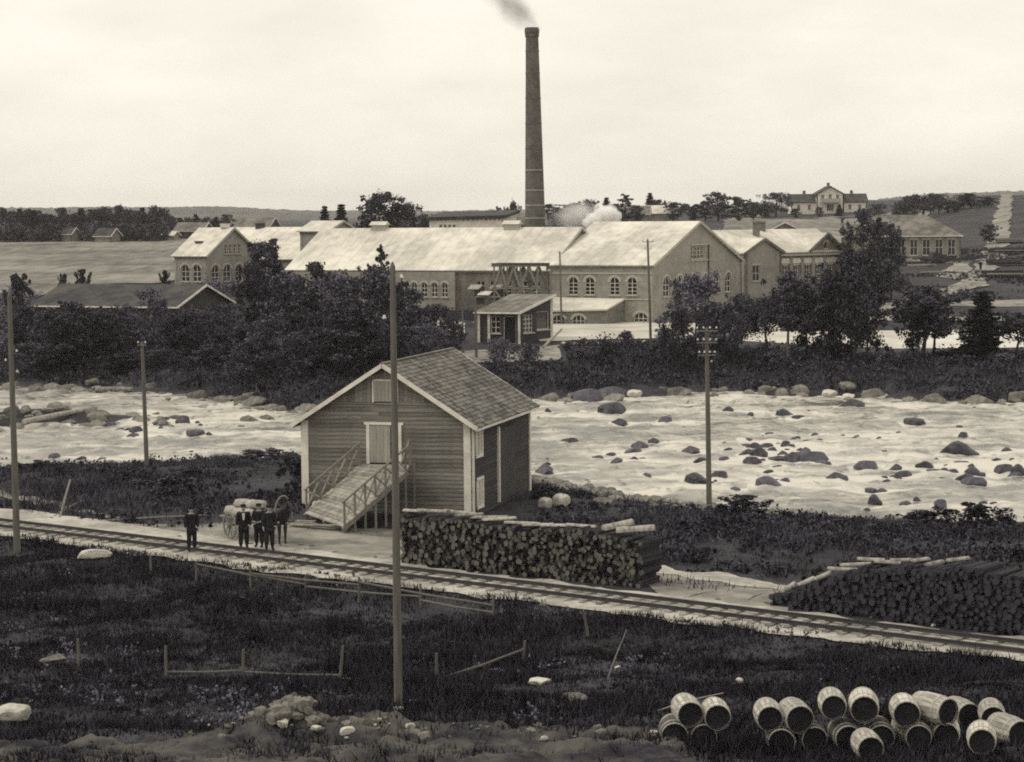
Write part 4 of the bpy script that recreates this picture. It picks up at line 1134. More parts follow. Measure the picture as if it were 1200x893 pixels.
# white villa on the rise
vb = aty(972, 250.5, 720)
VX, VY, VZ = vb.x, 720.0, h1(vb.x, 720)
VS = VY / F_PX
vl = empty('white_villa', (VX, VY, VZ), 'large white villa with central gable and dark-roofed wings on the rise', 'villa')
o = Vector(vl.location)
def wing(x0, x1, nm):
    wall(vl, nm, (VX + x0, VY), (VX + x1, VY), 0, [(0, VZ - 1), (x1 - x0, VZ - 1), (x1 - x0, VZ + 3.5), (0, VZ + 3.5)], [(q * (x1 - x0), VZ + 1.1, 1.0, 1.5, 0, 1, 1, False) for q in (.28, .7)], M_white, .3)
    wall(vl, 'side_wall', (VX + x1, VY), (VX + x1, VY + 9), 0, [(0, VZ - 1), (9, VZ - 1), (9, VZ + 3.5), (4.5, VZ + 6.1), (0, VZ + 3.5)], [], M_white, .3)
    wall(vl, 'side_wall', (VX + x0, VY + 9), (VX + x0, VY), 0, [(0, VZ - 1), (9, VZ - 1), (9, VZ + 3.5), (4.5, VZ + 6.1), (0, VZ + 3.5)], [], M_white, .3)
    slab(vl, 'roof', [(VX + x0 - .5, VY - .6, VZ + 3.5), (VX + x1 + .5, VY - .6, VZ + 3.5), (VX + x1 + .5, VY + 4.5, VZ + 6.3), (VX + x0 - .5, VY + 4.5, VZ + 6.3)], .2, M_roofd)
    slab(vl, 'roof', [(VX + x0 - .5, VY + 9.6, VZ + 3.5), (VX + x1 + .5, VY + 9.6, VZ + 3.5), (VX + x1 + .5, VY + 4.5, VZ + 6.3), (VX + x0 - .5, VY + 4.5, VZ + 6.3)], .2, M_roofd)
wing(-12.8, -4.2, 'wing_wall'); wing(4.6, 12.6, 'wing_wall')
cw = 4.5
wall(vl, 'centre_wall', (VX - cw, VY - 1.6), (VX + cw, VY - 1.6), 0, [(0, VZ - 1), (2 * cw, VZ - 1), (2 * cw, VZ + 6.2), (cw, VZ + 8.6), (0, VZ + 6.2)],
     [(2, VZ + 4.2, 1.1, 1.7, 0, 1, 1, False), (4.5, VZ + 4.2, 1.1, 1.9, 0, 1, 1, False), (7, VZ + 4.2, 1.1, 1.7, 0, 1, 1, False), (4.5, VZ + .6, 2.4, 2.2, 0, 2, 0, False)], M_white, .3)
for sg in (-1, 1):
    a, b_ = (VX + sg * cw, VY - 1.6), (VX + sg * cw, VY + 9.5)
    wall(vl, 'centre_side_wall', a if sg > 0 else b_, b_ if sg > 0 else a, 0, [(0, VZ - 1), (11.1, VZ - 1), (11.1, VZ + 6.2), (0, VZ + 6.2)], [], M_white, .3)
    slab(vl, 'roof', [(VX + sg * (cw + .8), VY - 2.4, VZ + 5.9), (VX, VY - 2.4, VZ + 8.9), (VX, VY + 9.8, VZ + 8.9), (VX + sg * (cw + .8), VY + 9.8, VZ + 5.9)], .25, M_roofd)
mb = MB(); mb.box((0, -3.0, 3.5), (6.5, 2.4, .3)); mb.box((0, -4.15, 4.2), (6.5, .1, 1.0))
for x in (-3.1, 3.1): mb.box((x, -4.0, 1.6), (.3, .3, 4.2))
mb.build('balcony', M_trim, vl)
for x, y, z in ((0, 3, 9.2), (-8, 4, 6.6), (8, 4, 6.6)):
    mb = MB(); mb.box((x, y, z), (.9, .9, 1.6)); mb.build('flue', M_brickd, vl)
# ------------------------------------------------------------------ trees
def leaf_cloud(centres, radii, per, size, rng, flat=1.0, droop=0.0):
    """leaf-sized diamond faces scattered through clumps"""
    C = np.repeat(np.asarray(centres, float), per, 0); Rr = np.repeat(np.asarray(radii, float), per)
    n = len(C)
    d = rng.normal(size=(n, 3)); d /= np.linalg.norm(d, axis=1)[:, None]
    rad = Rr * rng.random(n) ** .45
    d[:, 2] *= flat
    P = C + d * rad[:, None]
    a = rng.normal(size=(n, 3)); a[:, 2] -= droop; a /= np.linalg.norm(a, axis=1)[:, None]
    b_ = np.cross(a, rng.normal(size=(n, 3))); b_ /= np.linalg.norm(b_, axis=1)[:, None]
    s = size * rng.uniform(.6, 1.25, n)[:, None]
    V = np.stack([P - a * s * .6, P + b_ * s * .38, P + a * s * .6, P - b_ * s * .38], 1).reshape(-1, 3)
    Fc = np.arange(4 * n).reshape(n, 4)
    return V, Fc
def make_broadleaf(seed, Ht, Wd, base, per=40, ncl=120, size=.27, lean=0.0, leafm=None, barkm=None, top=1.0):
    rng = np.random.default_rng(seed); rnd = random.Random(seed)
    mb = MB()
    tp = []
    x = y = 0
    for i in range(7):
        t = i / 6
        tp.append(Vector((x, y, t * Ht * .86))); x += rnd.uniform(-.12, .12) * Ht / 8 + lean * .1; y += rnd.uniform(-.12, .12) * Ht / 8
    mb.tube(tp, [max(.03, .022 * Ht * (1 - .85 * i / 6)) for i in range(7)], 7)
    cs, rs = [], []
    nl = 13
    for k in range(nl):
        t = base / Ht + (.92 - base / Ht) * (k + .5) / nl
        i = min(5, int(t / .86 * 6)); p = tp[i].lerp(tp[i + 1], min(1, max(0, t / .86 * 6 - i)))
        az = k * 2.4 + rnd.uniform(-.5, .5)
        env = (math.sin(math.pi * min(1, max(.05, (t - base / Ht * .7) / (1.03 - base / Ht * .7))) ** (.75 * top)) ** .7)
        L = Wd / 2 * env * rnd.uniform(.65, 1.12)
        q = p + Vector((math.cos(az) * L, math.sin(az) * L, L * rnd.uniform(.25, .65)))
        mid = p.lerp(q, .5) + Vector((0, 0, .1 * L))
        mb.tube([p, mid, q], [.009 * Ht, .006 * Ht, .02], 5)
        for j in range(ncl // nl):
            w = rnd.uniform(.25, 1.08)
            c = p.lerp(q, w) + Vector((rnd.gauss(0, .16), rnd.gauss(0, .16), rnd.gauss(0, .13))) * (Wd * .42)
            if c.z < base * .6: c.z = base * .6 + rnd.uniform(0, .5)
            if c.z > Ht: c.z = Ht - rnd.uniform(0, .4)
            cs.append(c); rs.append(rnd.uniform(.055, .14) * Wd * (1.1 if w < .7 else .75))
    for j in range(6):
        cs.append(Vector((x + rnd.gauss(0, .2), y + rnd.gauss(0, .2), Ht * rnd.uniform(.86, .99)))); rs.append(Wd * .075)
    tm = mb.mesh('trunk', True); tm.materials.append(barkm or M_bark)
    V, Fc = leaf_cloud(cs, rs, per, size, rng)
    cm_ = np_mesh('crown', V, Fc); cm_.materials.append(leafm or M_leaf)
    return tm, cm_
def make_conifer(seed, Ht, Wd, base, size=.34):
    rng = np.random.default_rng(seed); rnd = random.Random(seed)
    mb = MB(); mb.tube([(0, 0, 0), (0, 0, Ht * .5), (rnd.uniform(-.1, .1), 0, Ht * .99)], [.02 * Ht, .012 * Ht, .015], 7)
    cs, rs = [], []
    lev = int(Ht * 2.4)
    for k in range(lev):
        z = base + (Ht - base) * k / lev
        L = Wd / 2 * (1 - (z - base) / (Ht - base)) ** .8 * rnd.uniform(.8, 1.1) + .12
        for j in range(7):
            az = rnd.uniform(0, 6.28)
            l2 = L * rnd.uniform(.6, 1.1)
            q = Vector((math.cos(az) * l2, math.sin(az) * l2, z - l2 * .28))
            mb.tube([(0, 0, z), q], [.02, .008], 3, cap=False)
            for w in (.35, .65, .95):
                cs.append(Vector((q.x * w, q.y * w, z + (q.z - z) * w))); rs.append(.16 + .14 * l2)
    tm = mb.mesh('trunk', True); tm.materials.append(M_bark)
    V, Fc = leaf_cloud(cs, rs, 11, size, rng, flat=.55, droop=.4)
    cm_ = np_mesh('crown', V, Fc); cm_.materials.append(M_needle)
    return tm, cm_
BROAD = [make_broadleaf(11, 8, 6.2, 1.6), make_broadleaf(12, 8, 5.4, 1.2), make_broadleaf(13, 8, 7.0, 1.4, top=.8), make_broadleaf(14, 8, 4.6, 1.0)]
GREY = [make_broadleaf(21, 8, 5.8, 1.4, leafm=M_leafm), make_broadleaf(22, 8, 6.6, 1.0, leafm=M_leafm)]
HIGH = [make_broadleaf(71, 8, 5.6, 3.4, ncl=100), make_broadleaf(72, 8, 5.0, 3.0, ncl=100)]
SLIM = [make_broadleaf(31, 8, 3.0, 1.2, ncl=70), make_broadleaf(32, 8, 2.2, 2.4, ncl=45, per=26)]
BIRCH = [make_broadleaf(41, 8, 4.4, 2.6, barkm=M_birch, ncl=90, leafm=M_leafm)]
BUSH = [make_broadleaf(51, 3, 3.6, .2, ncl=60, per=40, size=.24), make_broadleaf(52, 3, 4.4, .2, ncl=70, per=40, size=.24, leafm=M_leafm)]
CON = [make_conifer(61, 9, 4.2, .8), make_conifer(62, 9, 3.4, .6)]
def plant(name, var, loc, h, base_h, rz, label, cat, group=None, wx=1.0):
    r = empty(name, loc, label, cat, group, rz)
    s = h / base_h
    r.scale = (s * wx, s * wx, s)
    inst('trunk' if cat == 'tree' else 'stems', var[0], r); inst('crown' if cat == 'tree' else 'leaves', var[1], r)
    return r
def tree(px, Y, top_y, kind, label, group=None, wpx=None, name=None, sink=.1):
    """a tree whose foot stands at column px, depth Y and whose top reaches picture row top_y"""
    p = gx(px, Y)
    zt = aty(px, top_y, Y).z
    h = zt - p.z
    lists = {'b': (BROAD, 8, 'leafy_tree'), 'g': (GREY, 8, 'leafy_tree'), 's': (SLIM, 8, 'slim_tree'), 'h': (HIGH, 8, 'leafy_tree'), 'w': (BIRCH, 8, 'birch_tree'), 'c': (CON, 9, 'spruce_tree')}
    L, bhh, nm = lists[kind]
    k = int(abs(px * 7 + Y * 3)) % len(L)
    wx = 1.0
    if wpx:
        nat = {'b': (6.2, 5.4, 7.0, 4.6), 'g': (5.8, 6.6), 's': (3.0, 2.2), 'h': (4.0, 3.6), 'w': (4.4,), 'c': (4.2, 3.4)}[kind][k]
        wx = (wpx * Y / F_PX) / (nat * h / bhh)
    p.z -= sink
    return plant(name or nm, L[k], p, h, bhh, random.uniform(0, 6.28), label, 'tree', group, wx)

GT = 'trees in the riverbank thicket left of the storehouse'
tree(313, 236, 280, 'b', 'tallest dark leafy tree, before the end house of the mill', None, 66)
tree(296, 228, 312, 'b', 'dark leafy tree just left of the tallest tree by the mill', None, 44)
tree(447, 232, 286, 's', 'thin sapling whose bare tip stands against the pale mill roof', None, 26)
tree(434, 231, 308, 's', 'slight sapling beside the thin one against the pale roof', None, 18)
LT = [(30, 222, 358, 76), (62, 218, 362, 66), (95, 222, 352, 56), (125, 218, 362, 66), (150, 224, 356, 54), (112, 214, 366, 60), (75, 212, 366, 60), (178, 219, 340, 52), (205, 216, 366, 62), (222, 220, 362, 50), (232, 224, 362, 56), (262, 214, 356, 62), (285, 206, 376, 60),
      (335, 219, 318, 66), (352, 205, 342, 74), (372, 228, 308, 66), (318, 195, 372, 66), (345, 189, 392, 70), (385, 190, 380, 76), (290, 194, 396, 60), (425, 192, 368, 70), (365, 193, 362, 60), (392, 216, 318, 66), (415, 208, 346, 66), (405, 230, 322, 54), (452, 206, 322, 70), (440, 226, 312, 58), (478, 221, 336, 58), (492, 212, 358, 56), (512, 218, 356, 44),
      (330, 200, 392, 60), (370, 199, 384, 66), (300, 203, 398, 56), (250, 205, 402, 54), (190, 207, 408, 56), (140, 209, 412, 56), (80, 212, 410, 60), (40, 213, 402, 60), (420, 198, 388, 60), (455, 199, 380, 60), (500, 203, 380, 54), (528, 210, 372, 40)]
for i, (px, Y, ty, w) in enumerate(LT):
    tree(px, Y, ty, 'bgb'[i % 3], 'dark leafy tree crowded in the riverbank thicket left of the storehouse roof', GT, w)
# right bank, in front of the mill
tree(815, 205, 320, 'g', 'bushy grey-green tree before the broad mill gable', None, 78)
tree(838, 200, 352, 'g', 'lower bushy tree beside the pole with three crossarms', None, 56)
tree(797, 201, 362, 'b', 'low dark tree at the foot of the broad gable, left of bushy tree', None, 46)
tree(866, 212, 344, 'b', 'thin grey tree before the annexe bay window', None, 44)
tree(900, 206, 345, 'h', 'loose-crowned tree between annexe and river, left of birch', None, 50)
tree(925, 207, 318, 'w', 'birch with pale slender trunk at the far bank', None, 56)
tree(946, 205, 328, 'b', 'dark leafy tree just right of the pale-trunked birch', None, 56)
tree(972, 203, 316, 'b', 'dark tree left of the big double-crowned tree on the far bank', None, 58)
tree(1003, 201, 296, 'b', 'biggest dark tree on the far bank before the canal', None, 74)
tree(1012, 292, 246, 'b', 'tall dark tree left of the hipped storehouse', None, 46)
tree(1045, 290, 258, 'b', 'broad dark tree hiding the end of the hipped storehouse', None, 46)
tree(1030, 300, 252, 'c', 'dark spruce standing between the two trees by the storehouse', None, 34)
tree(988, 296, 285, 'b', 'small dark tree at the corner of the brick annexe', None, 34)
tree(1083, 207, 336, 'h', 'spreading dark tree before the canal, below the road', None, 72)
tree(1152, 205, 338, 'c', 'dark spruce before the bright canal near the picture edge', None, 66)
tree(1192, 206, 366, 'h', 'dark leafy tree at the edge of the canal, rightmost of the bank', None, 50)
# shrubs breaking the line of the right bank
tree(1018, 204, 330, 'b', 'ragged dark tree filling the right side of the biggest tree', None, 60)
tree(985, 206, 345, 'b', 'ragged dark tree filling the left side of the biggest tree', None, 50)
tree(1072, 208, 352, 'b', 'lower crown leaning left of the spreading canal tree', None, 44)
tree(1096, 209, 356, 'h', 'thin crown right of the spreading canal tree', None, 46)
tree(1146, 206, 362, 'b', 'ragged leafy tree at the spruce foot before the canal', None, 56)
tree(850, 207, 360, 'g', 'loose grey crown behind the crossarm pole', None, 44)
# bushes on meadow and yard edges
def bush(px, Y, top_y, wpx, label, group=None, k=None):
    p = gx(px, Y); h = aty(px, top_y, Y).z - p.z
    k = random.randrange(2) if k is None else k
    nat = (3.6, 4.4)[k]
    p.z -= .1
    return plant('bush', BUSH[k], p, max(h, .4), 3, random.uniform(0, 6.28), label, 'bush', group, (wpx * Y / F_PX) / (nat * max(h, .4) / 3))
bush(97, 285, 317, 20, 'round bush on the lower edge of the meadow', k=0)
bush(76, 285, 322, 14, 'smaller bush left of the round meadow bush', k=0)
bush(22, 262, 324, 32, 'big dark bush above the barn by the picture edge', k=0)
bush(195, 290, 318, 14, 'low bush beside the wall of the end house')
bush(300, 131, 527, 80, 'leafy bush at the water edge left of the storehouse', k=0)
bush(262, 133, 536, 40, 'low round bush beside the leafy waterside bush', k=1)
bush(225, 121, 548, 60, 'grey weedy bush between river and path')
bush(345, 112, 538, 40, 'bush against the corner of the storehouse', k=0)
bush(195, 113, 558, 70, 'dark bush on the slope above the lone standing man', k=0)
bush(45, 128, 540, 60, 'dark bush at the waterside near the edge pole', k=0)
bush(780, 221, 385, 30, 'bush on the yard beside the far pole', k=1)
bush(735, 222, 388, 22, 'little bush on the edge of the pale yard', k=1)
for i, (px, ty, w) in enumerate(((585, 398, 34), (618, 404, 40), (680, 408, 36), (712, 404, 30), (770, 400, 34), (852, 398, 40), (905, 412, 44), (940, 416, 40), (982, 402, 40), (1040, 414, 44), (1062, 418, 40), (1110, 412, 44), (1132, 416, 36), (1175, 414, 44))):
    bush(px, 199 + (i % 3) * 4, ty, w, 'dark leafy shrub in the growth along the far bank right of the storehouse', 'shrubs along the right far bank')
bush(1150, 104, 592, 90, 'dark bush on the near bank at the right edge', k=0)
bush(1085, 106, 598, 70, 'dark bush on the near bank left of the edge bush', k=0)
bush(870, 108, 580, 70, 'leafy bush on the near bank beside the boulder heap', k=0)
# far trees
GF = 'trees of the wood behind the meadow'
for i in range(44):
    px = -2 + i * 4.5 + random.uniform(-2, 2)
    tree(px, 600 + random.uniform(0, 70), random.uniform(240, 254) - (3 if 120 < px < 175 else 0), 'bbcb'[i % 4], 'dark tree standing in the row of wood behind the meadow', GF, random.uniform(20, 32), sink=.3)
for i, px in enumerate((203, 213, 222, 232, 243, 256, 268)):
    tree(px, 700, random.uniform(248, 255), 'bc'[i % 2], 'dark tree in the small clump behind the farmhouse', 'trees of the clump behind the farmhouse', 22, sink=.3)
far = [(383, 420, 238, 'c', 20, 'pointed tree left of the twin pointed tree behind the mill roof'), (402, 425, 236, 'c', 24, 'second pointed tree behind the mill roof'), (445, 430, 222, 'b', 50, 'big round-headed tree behind the long mill roof'), (478, 432, 237, 'b', 36, 'round tree right of the big round-headed tree'),
       (500, 450, 250, 'b', 24, 'low tree beside the boiler house'), (601, 470, 233, 'b', 16, 'lone round tree left of the chimney'), (588, 470, 240, 's', 12, 'small tree left of the lone round tree'), (657, 470, 246, 'b', 22, 'tree in the steam right of the chimney'),
       (690, 560, 233, 'b', 26, 'bushy tree left of the spiky tree behind the steam'), (712, 565, 229, 'c', 18, 'spiky tree behind the white steam'), (733, 560, 226, 's', 20, 'oval dark tree behind the broad mill roof'), (763, 650, 224, 'c', 16, 'pointed tree behind the grey-roofed cottage'), (772, 650, 233, 'b', 22, 'round tree beside the cottages'),
       (843, 640, 223, 'b', 26, 'large dark tree left of its shorter neighbour above the annexe'), (867, 642, 229, 'b', 24, 'dark tree right of the large one above the annexe'), (910, 700, 225, 'b', 34, 'broad tree left of the white villa'), (897, 690, 237, 'b', 20, 'low tree in front of the shed left of villa'),
       (933, 690, 243, 'b', 11, 'small round tree before the left villa wing'), (984, 690, 238, 'c', 11, 'dark little spruce before the villa gable'), (961, 690, 241, 'b', 9, 'shrub-like tree beside the villa porch'),
       (676, 575, 240, 'b', 20, 'low tree just left of the bushy tree behind the steam'), (722, 570, 238, 'b', 18, 'low round tree between spiky and oval trees'), (747, 600, 240, 'b', 18, 'low tree right of the oval dark tree'), (790, 640, 236, 'b', 22, 'low tree behind the pale-roofed cottage'), (815, 650, 238, 'b', 22, 'low tree midway between cottages and large tree'), (828, 650, 234, 's', 16, 'slim tree left of the large dark tree'), (884, 660, 236, 'b', 20, 'low tree between the dark trees and villa'), (520, 480, 249, 'b', 26, 'low tree behind the boiler house roof'), (1030, 640, 238, 'b', 22, 'low tree right of the white villa'),
       (1055, 560, 233, 'b', 20, 'low tree above the hipped storehouse roof'), (1160, 440, 262, 'b', 18, 'dark tree beside the hipped storehouse end wall')]
for i in range(26):
    px = 4 + i * 7.6; p = gx(px, 592 + random.uniform(0, 8)); p.z -= .3
    plant('bush', BUSH[i % 2], p, random.uniform(3, 5.5), 3, random.uniform(0, 6), 'dark undergrowth bush along the foot of the wood behind the meadow', 'bush', 'bushes along the foot of the wood', 1.3)
for px, Y, ty, kd, w, lab in far: tree(px, Y, ty, kd, lab, None, w * 1.35, sink=.3)
for i in range(11):
    tree(1062 + i * 9.6, 620 + random.uniform(-10, 20), random.uniform(224, 234), 'bbs'[i % 3], 'dark tree in the row on the slope above the hipped storehouse', 'trees in the row above the storehouse', random.uniform(18, 27), sink=.3)
for i in range(16):
    px = (640 + i * 17) if i < 13 else (1020 + (i - 13) * 14)
    tree(px + random.uniform(-5, 5), 880 + random.uniform(0, 150), random.uniform(236, 243), 'bcb'[i % 3], 'distant grey tree on the skyline behind the village', 'distant skyline trees', random.uniform(20, 34), sink=.3)

# ------------------------------------------------------------------ grass and undergrowth
def blades(name, X, Y, hmin, hmax, w, m, lean=.45, label=None, scale=None):
    n = len(X)
    Z = H(X, Y)
    hh = RNG.uniform(hmin, hmax, n) * (scale if scale is not None else 1)
    az = RNG.uniform(0, 6.283, n); bx, by = np.cos(az) * w / 2, np.sin(az) * w / 2
    la = RNG.uniform(0, 6.283, n); ll = hh * RNG.uniform(.1, lean, n)
    P = np.stack([X, Y, Z - .02], 1)
    A = P + np.stack([bx, by, 0 * bx], 1); B = P - np.stack([bx, by, 0 * bx], 1)
    T = P + np.stack([np.cos(la) * ll, np.sin(la) * ll, hh], 1)
    V = np.stack([A, B, T], 1).reshape(-1, 3)
    me = np_mesh(name, V, np.arange(3 * n).reshape(n, 3))
    return tag(link(name, me, None, m), label, 'grass', kind='stuff')
def scatter(n, x0, x1, y0, y1, keep):
    X = RNG.uniform(x0, x1, n); Y = RNG.uniform(y0, y1, n)
    k = keep(X, Y); return X[k], Y[k]
def fg(X, Y):
    n_ = railn(X, Y); d = fbm(X * .5, Y * .5) + .35 * fbm(X * 2.1, Y * 2.1)
    berm = np.exp(-((X + 2.5) / 7.0) ** 4) * sstep(53.6, 52.2, Y) * 1.1
    return (n_ < -1.95 + 1.3 * fbm(X * .9, Y * .9)) & (RNG.random(len(X)) < np.clip(.85 + d * 1.0 - .62 * berm, .12, 1)) & (np.abs(X) < .26 * Y)
X, Y = scatter(560000, -28, 22, 46, 104, fg)
sc_ = np.clip(.75 + 1.1 * fbm(X * .4 + 5, Y * .4), .25, 1.6)
blades('grass', X, Y, .12, .42, .05, M_grass, .9, 'dark rough grass covering the slope below the railway', sc_)
def mid(X, Y):
    n_ = railn(X, Y); e = river_near(X) - Y
    a = HL; rx, ry = X - a.x, Y - a.y
    s = rx * HE.x + ry * HE.y; d = rx * HS.x + ry * HS.y
    inh = (s > -.3) & (s < HW + .3) & (d > -.3) & (d < HD + .3)
    apr = (X < -3.3) & (X > -13) & (Y < 101) & (n_ < 8.5)
    pth = (X > 4) & (X < 12.5) & (n_ > 6.0 + .4 * fbm(X, Y)) & (n_ < 8.6 - .15 * (X - 4)) | ((X > 5) & (X < 10.2) & (n_ < 6.6) & (RNG.random(len(X)) < .8))
    lim = 3.9 + .9 * fbm(X * .6, Y * .6)
    p = np.clip(.55 + 1.1 * fbm(X * .3 + 2, Y * .3), 0.05, 1)
    return (n_ > lim) & (e > 2.5 + 2.5 * fbm(X * .5, Y * .5)) & (RNG.random(len(X)) < np.clip(.25 + e / 14, 0, 1)) & ~inh & ~apr & ~pth & (RNG.random(len(X)) < p) & (np.abs(X) < .26 * Y)
X, Y = scatter(300000, -38, 34, 70, 150, mid)
sc_ = np.clip(.8 + 1.6 * fbm(X * .22 + 9, Y * .22), .2, 1.9) * np.clip(.35 + (river_near(X) - Y) / 22, .35, 1)
blades('grass', X, Y, .12, .50, .07, M_weed, .9, 'weedy grass on the near bank around the storehouse', sc_)
# leafy weeds, taller patches on the near bank
def weeds(name, X, Y, hlo, hhi, m, label, per=14, size=.16):
    Z = H(X, Y); hh = RNG.uniform(hlo, hhi, len(X)) * np.clip(.7 + 1.4 * fbm(X * .3 + 4, Y * .3 + 8), .25, 1.6)
    C = np.stack([X, Y, Z + hh * .5], 1)
    V, Fc = leaf_cloud(C, hh * .62, per, size, RNG)
    return tag(link(name, np_mesh(name, V, Fc), None, m), label, 'undergrowth', kind='stuff')
X, Y = scatter(9000, 1, 34, 72, 118, lambda X, Y: mid(X, Y) & (fbm(X * .15 + 1, Y * .15) > -.12 - .02 * (X - 10)) & ~((railn(X, Y) < 6.6)))
weeds('undergrowth', X, Y, .2, .6, M_under, 'dark leafy weeds covering the near bank at the right', 16, .17)
X, Y = scatter(4200, -36, -9, 98, 142, lambda X, Y: mid(X, Y) & (fbm(X * .18 + 1, Y * .18) > -.02))
weeds('undergrowth', X, Y, .2, .7, M_under, 'dark leafy weeds on the near bank left of the storehouse', 16, .17)
X, Y = scatter(5200, -24, 18, 52, 96, lambda X, Y: fg(X, Y) & (fbm(X * .3 + 1, Y * .3 + 6) > .05))
weeds('undergrowth', X, Y, .12, .36, M_under, 'dark leafy weeds among the grass below the railway', 14, .11)
X, Y = scatter(2600, -24, 18, 56, 98, lambda X, Y: fg(X, Y) & (fbm(X * .22 + 31, Y * .22 + 16) > .14))
weeds('undergrowth', X, Y, .2, .55, M_leafm, 'paler scrub growing in patches on the slope below the railway', 16, .10)
# tall pale stalks among the foreground grass
X, Y = scatter(9000, -24, 18, 50, 100, lambda X, Y: fg(X, Y) & (fbm(X * .4 + 3, Y * .4 + 1) > .02))
blades('grass', X, Y, .25, .7, .035, M_weed, .5, 'thin pale stalks standing out of the dark grass')
# far bank shrubbery
def farb(X, Y):
    gg = Y - river_far(X)
    yard = (X > 2.5) & (X < 32) & (Y > 221)
    hutz = (X > -5) & (X < 7) & (Y > 218)
    can = (X > 19) & (Y > 217)
    dk = (np.abs(X + 0.5) < 6) & (Y > 204) & (Y < 222)
    return (gg > 3.2 + 2 * fbm(X * .3, Y * .1)) & ~yard & ~hutz & ~can & ~dk & (np.abs(X) < .27 * Y) & (Y < 252)
X, Y = scatter(12000, -62, 62, 178, 235, lambda X, Y: farb(X, Y) & (fbm(X * .25 + 4, Y * .25) > -.25))
weeds('shrubbery', X, Y, .3, 1.3, M_under, 'dense dark shrubbery along the far river bank', 16, .26)
X, Y = scatter(90000, -62, 62, 178, 232, farb)
blades('grass', X, Y, .2, .7, .12, M_weed, .9, 'rough grass and weeds on the far river bank')
X, Y = scatter(5000, -70, -14, 215, 300, lambda X, Y: (np.abs(X) < .27 * Y) & (fbm(X * .1, Y * .1) > -.15) & ~((X < -44) & (Y > 292)))
weeds('shrubbery', X, Y, .4, 1.6, M_leafm, 'grey scrub on the slope between thicket and meadow', 16, .3)
X, Y = scatter(16000, 16, 110, 262, 420, lambda X, Y: (np.abs(X) < .27 * Y) & (fbm(X * .08 + 3, Y * .08) > .0) & (Y > 288))
weeds('shrubbery', X, Y, .15, .7, M_weed, 'weeds on the slope above the canal', 10, .3)
# ------------------------------------------------------------------ stones
def rock_mesh(seed, sub=2, flat=.6, m=None):
    rnd = random.Random(seed)
    bm = bmesh.new(); bmesh.ops.create_icosphere(bm, subdivisions=sub, radius=1)
    off = Vector((rnd.uniform(0, 50), rnd.uniform(0, 50), rnd.uniform(0, 50)))
    cuts = []
    for _ in range(9):                            # flat broken faces
        d = Vector((rnd.gauss(0, 1), rnd.gauss(0, 1), rnd.gauss(0, .8))).normalized(); cuts.append((d, rnd.uniform(.55, .92)))
    for v in bm.verts:
        n = noise.noise(v.co * .9 + off) * .35 + noise.noise(v.co * 2.3 + off) * .12
        v.co *= 1 + n
        for d, q in cuts:
            e = v.co.dot(d) - q
            if e > 0: v.co -= d * e * .92
        v.co *= 1.15 + .05 * noise.noise(v.co * 5 + off); v.co.z *= flat
    for f in bm.faces: f.smooth = False
    me = bpy.data.meshes.new('stone'); bm.to_mesh(me); bm.free()
    me.materials.append(m); return me
WET = [rock_mesh(i, 3, .55, M_wetstone) for i in range(8)]
DRY = [rock_mesh(20 + i, 3, .65, M_stone) for i in range(8)]
PALE = [rock_mesh(40 + i, 3, .6, M_palestone) for i in range(3)]
def stone(meshes, p, w, label, cat='boulder', group=None, name='boulder', h=None, rz=None):
    me = meshes[random.randrange(len(meshes))]
    o_ = inst(name, me, None, Matrix.Translation(p) @ Matrix.Rotation(random.uniform(-.3, .3) if rz is None else rz, 4, 'Z') @ Matrix.Rotation(random.uniform(-.15, .15), 4, 'X')
              @ Matrix.Diagonal((w / 2, w / 2 * random.uniform(.7, 1.0), (h or w * .6) / 1.2, 1)))
    return tag(o_, label, cat, group)
def river_at(px, py): return atz(px, py, WZ - .05)
def wpx(px_w, Y): return px_w * Y / F_PX
BIG = [(946, 540, 48, 'large flat dark boulder in mid-river with water breaking round it'), (1122, 533, 50, 'large flat dark boulder towards the right side of the rapids'), (1016, 550, 34, 'broad dark boulder between the two largest ones in the rapids'), (900, 571, 40, 'black wet boulder close to the near bank'), (918, 487, 24, 'grey boulder near the far bank, left of its twin'), (936, 494, 24, 'grey boulder near the far bank, right of its twin'),
       (720, 484, 40, 'wide dark ledge of rock under the far bank'), (690, 470, 44, 'grey ledge of rock touching the far bank'), (718, 466, 40, 'rounded grey rock on the far shoreline behind the ledge'), (808, 530, 24, 'small dark boulder right of the storehouse, mid-river'), (890, 528, 22, 'low dark stone between pole and large flat boulder'), (756, 559, 16, 'round black stone near the near shore, left of pole'),
       (1033, 577, 14, 'pair-forming black stone near the near bank'), (1020, 576, 16, 'dark stone beside the pair-forming one near the bank'), (860, 575, 16, 'dark stone left of the black wet boulder'), (815, 565, 34, 'low stony shoal behind the crossarm pole'), (1140, 566, 30, 'low dark stone under the large right-hand boulder'), (1180, 530, 18, 'dark boulder at the right edge of the rapids'), (1070, 498, 30, 'flat dark boulder near the far bank at right'), (997, 478, 34, 'black undercut rock by the far shore'),
       (142, 506, 14, 'dark stone in the left channel beside the pole'), (228, 510, 26, 'low flat stone in the left reach of the rapids'), (155, 512, 18, 'flat dark sliver of rock beside the left pole'), (65, 536, 16, 'stone in the near shallows at left'), (95, 538, 14, 'second stone in the near shallows at left'), (120, 541, 16, 'third stone in the near shallows, closest to the pole')]
for px, py, w, lab in BIG:
    p = river_at(px, py); W = wpx(w, p.y)
    stone(WET, p, W * .95, lab, h=W * .62, rz=random.uniform(-.4, .4)); ROCKS.append((p.x, p.y, W))
GS = 'small stones scattered in the rapids'
n_ = 0
CL = [(random.uniform(20, 1195), random.uniform(465, 600)) for _ in range(26)]
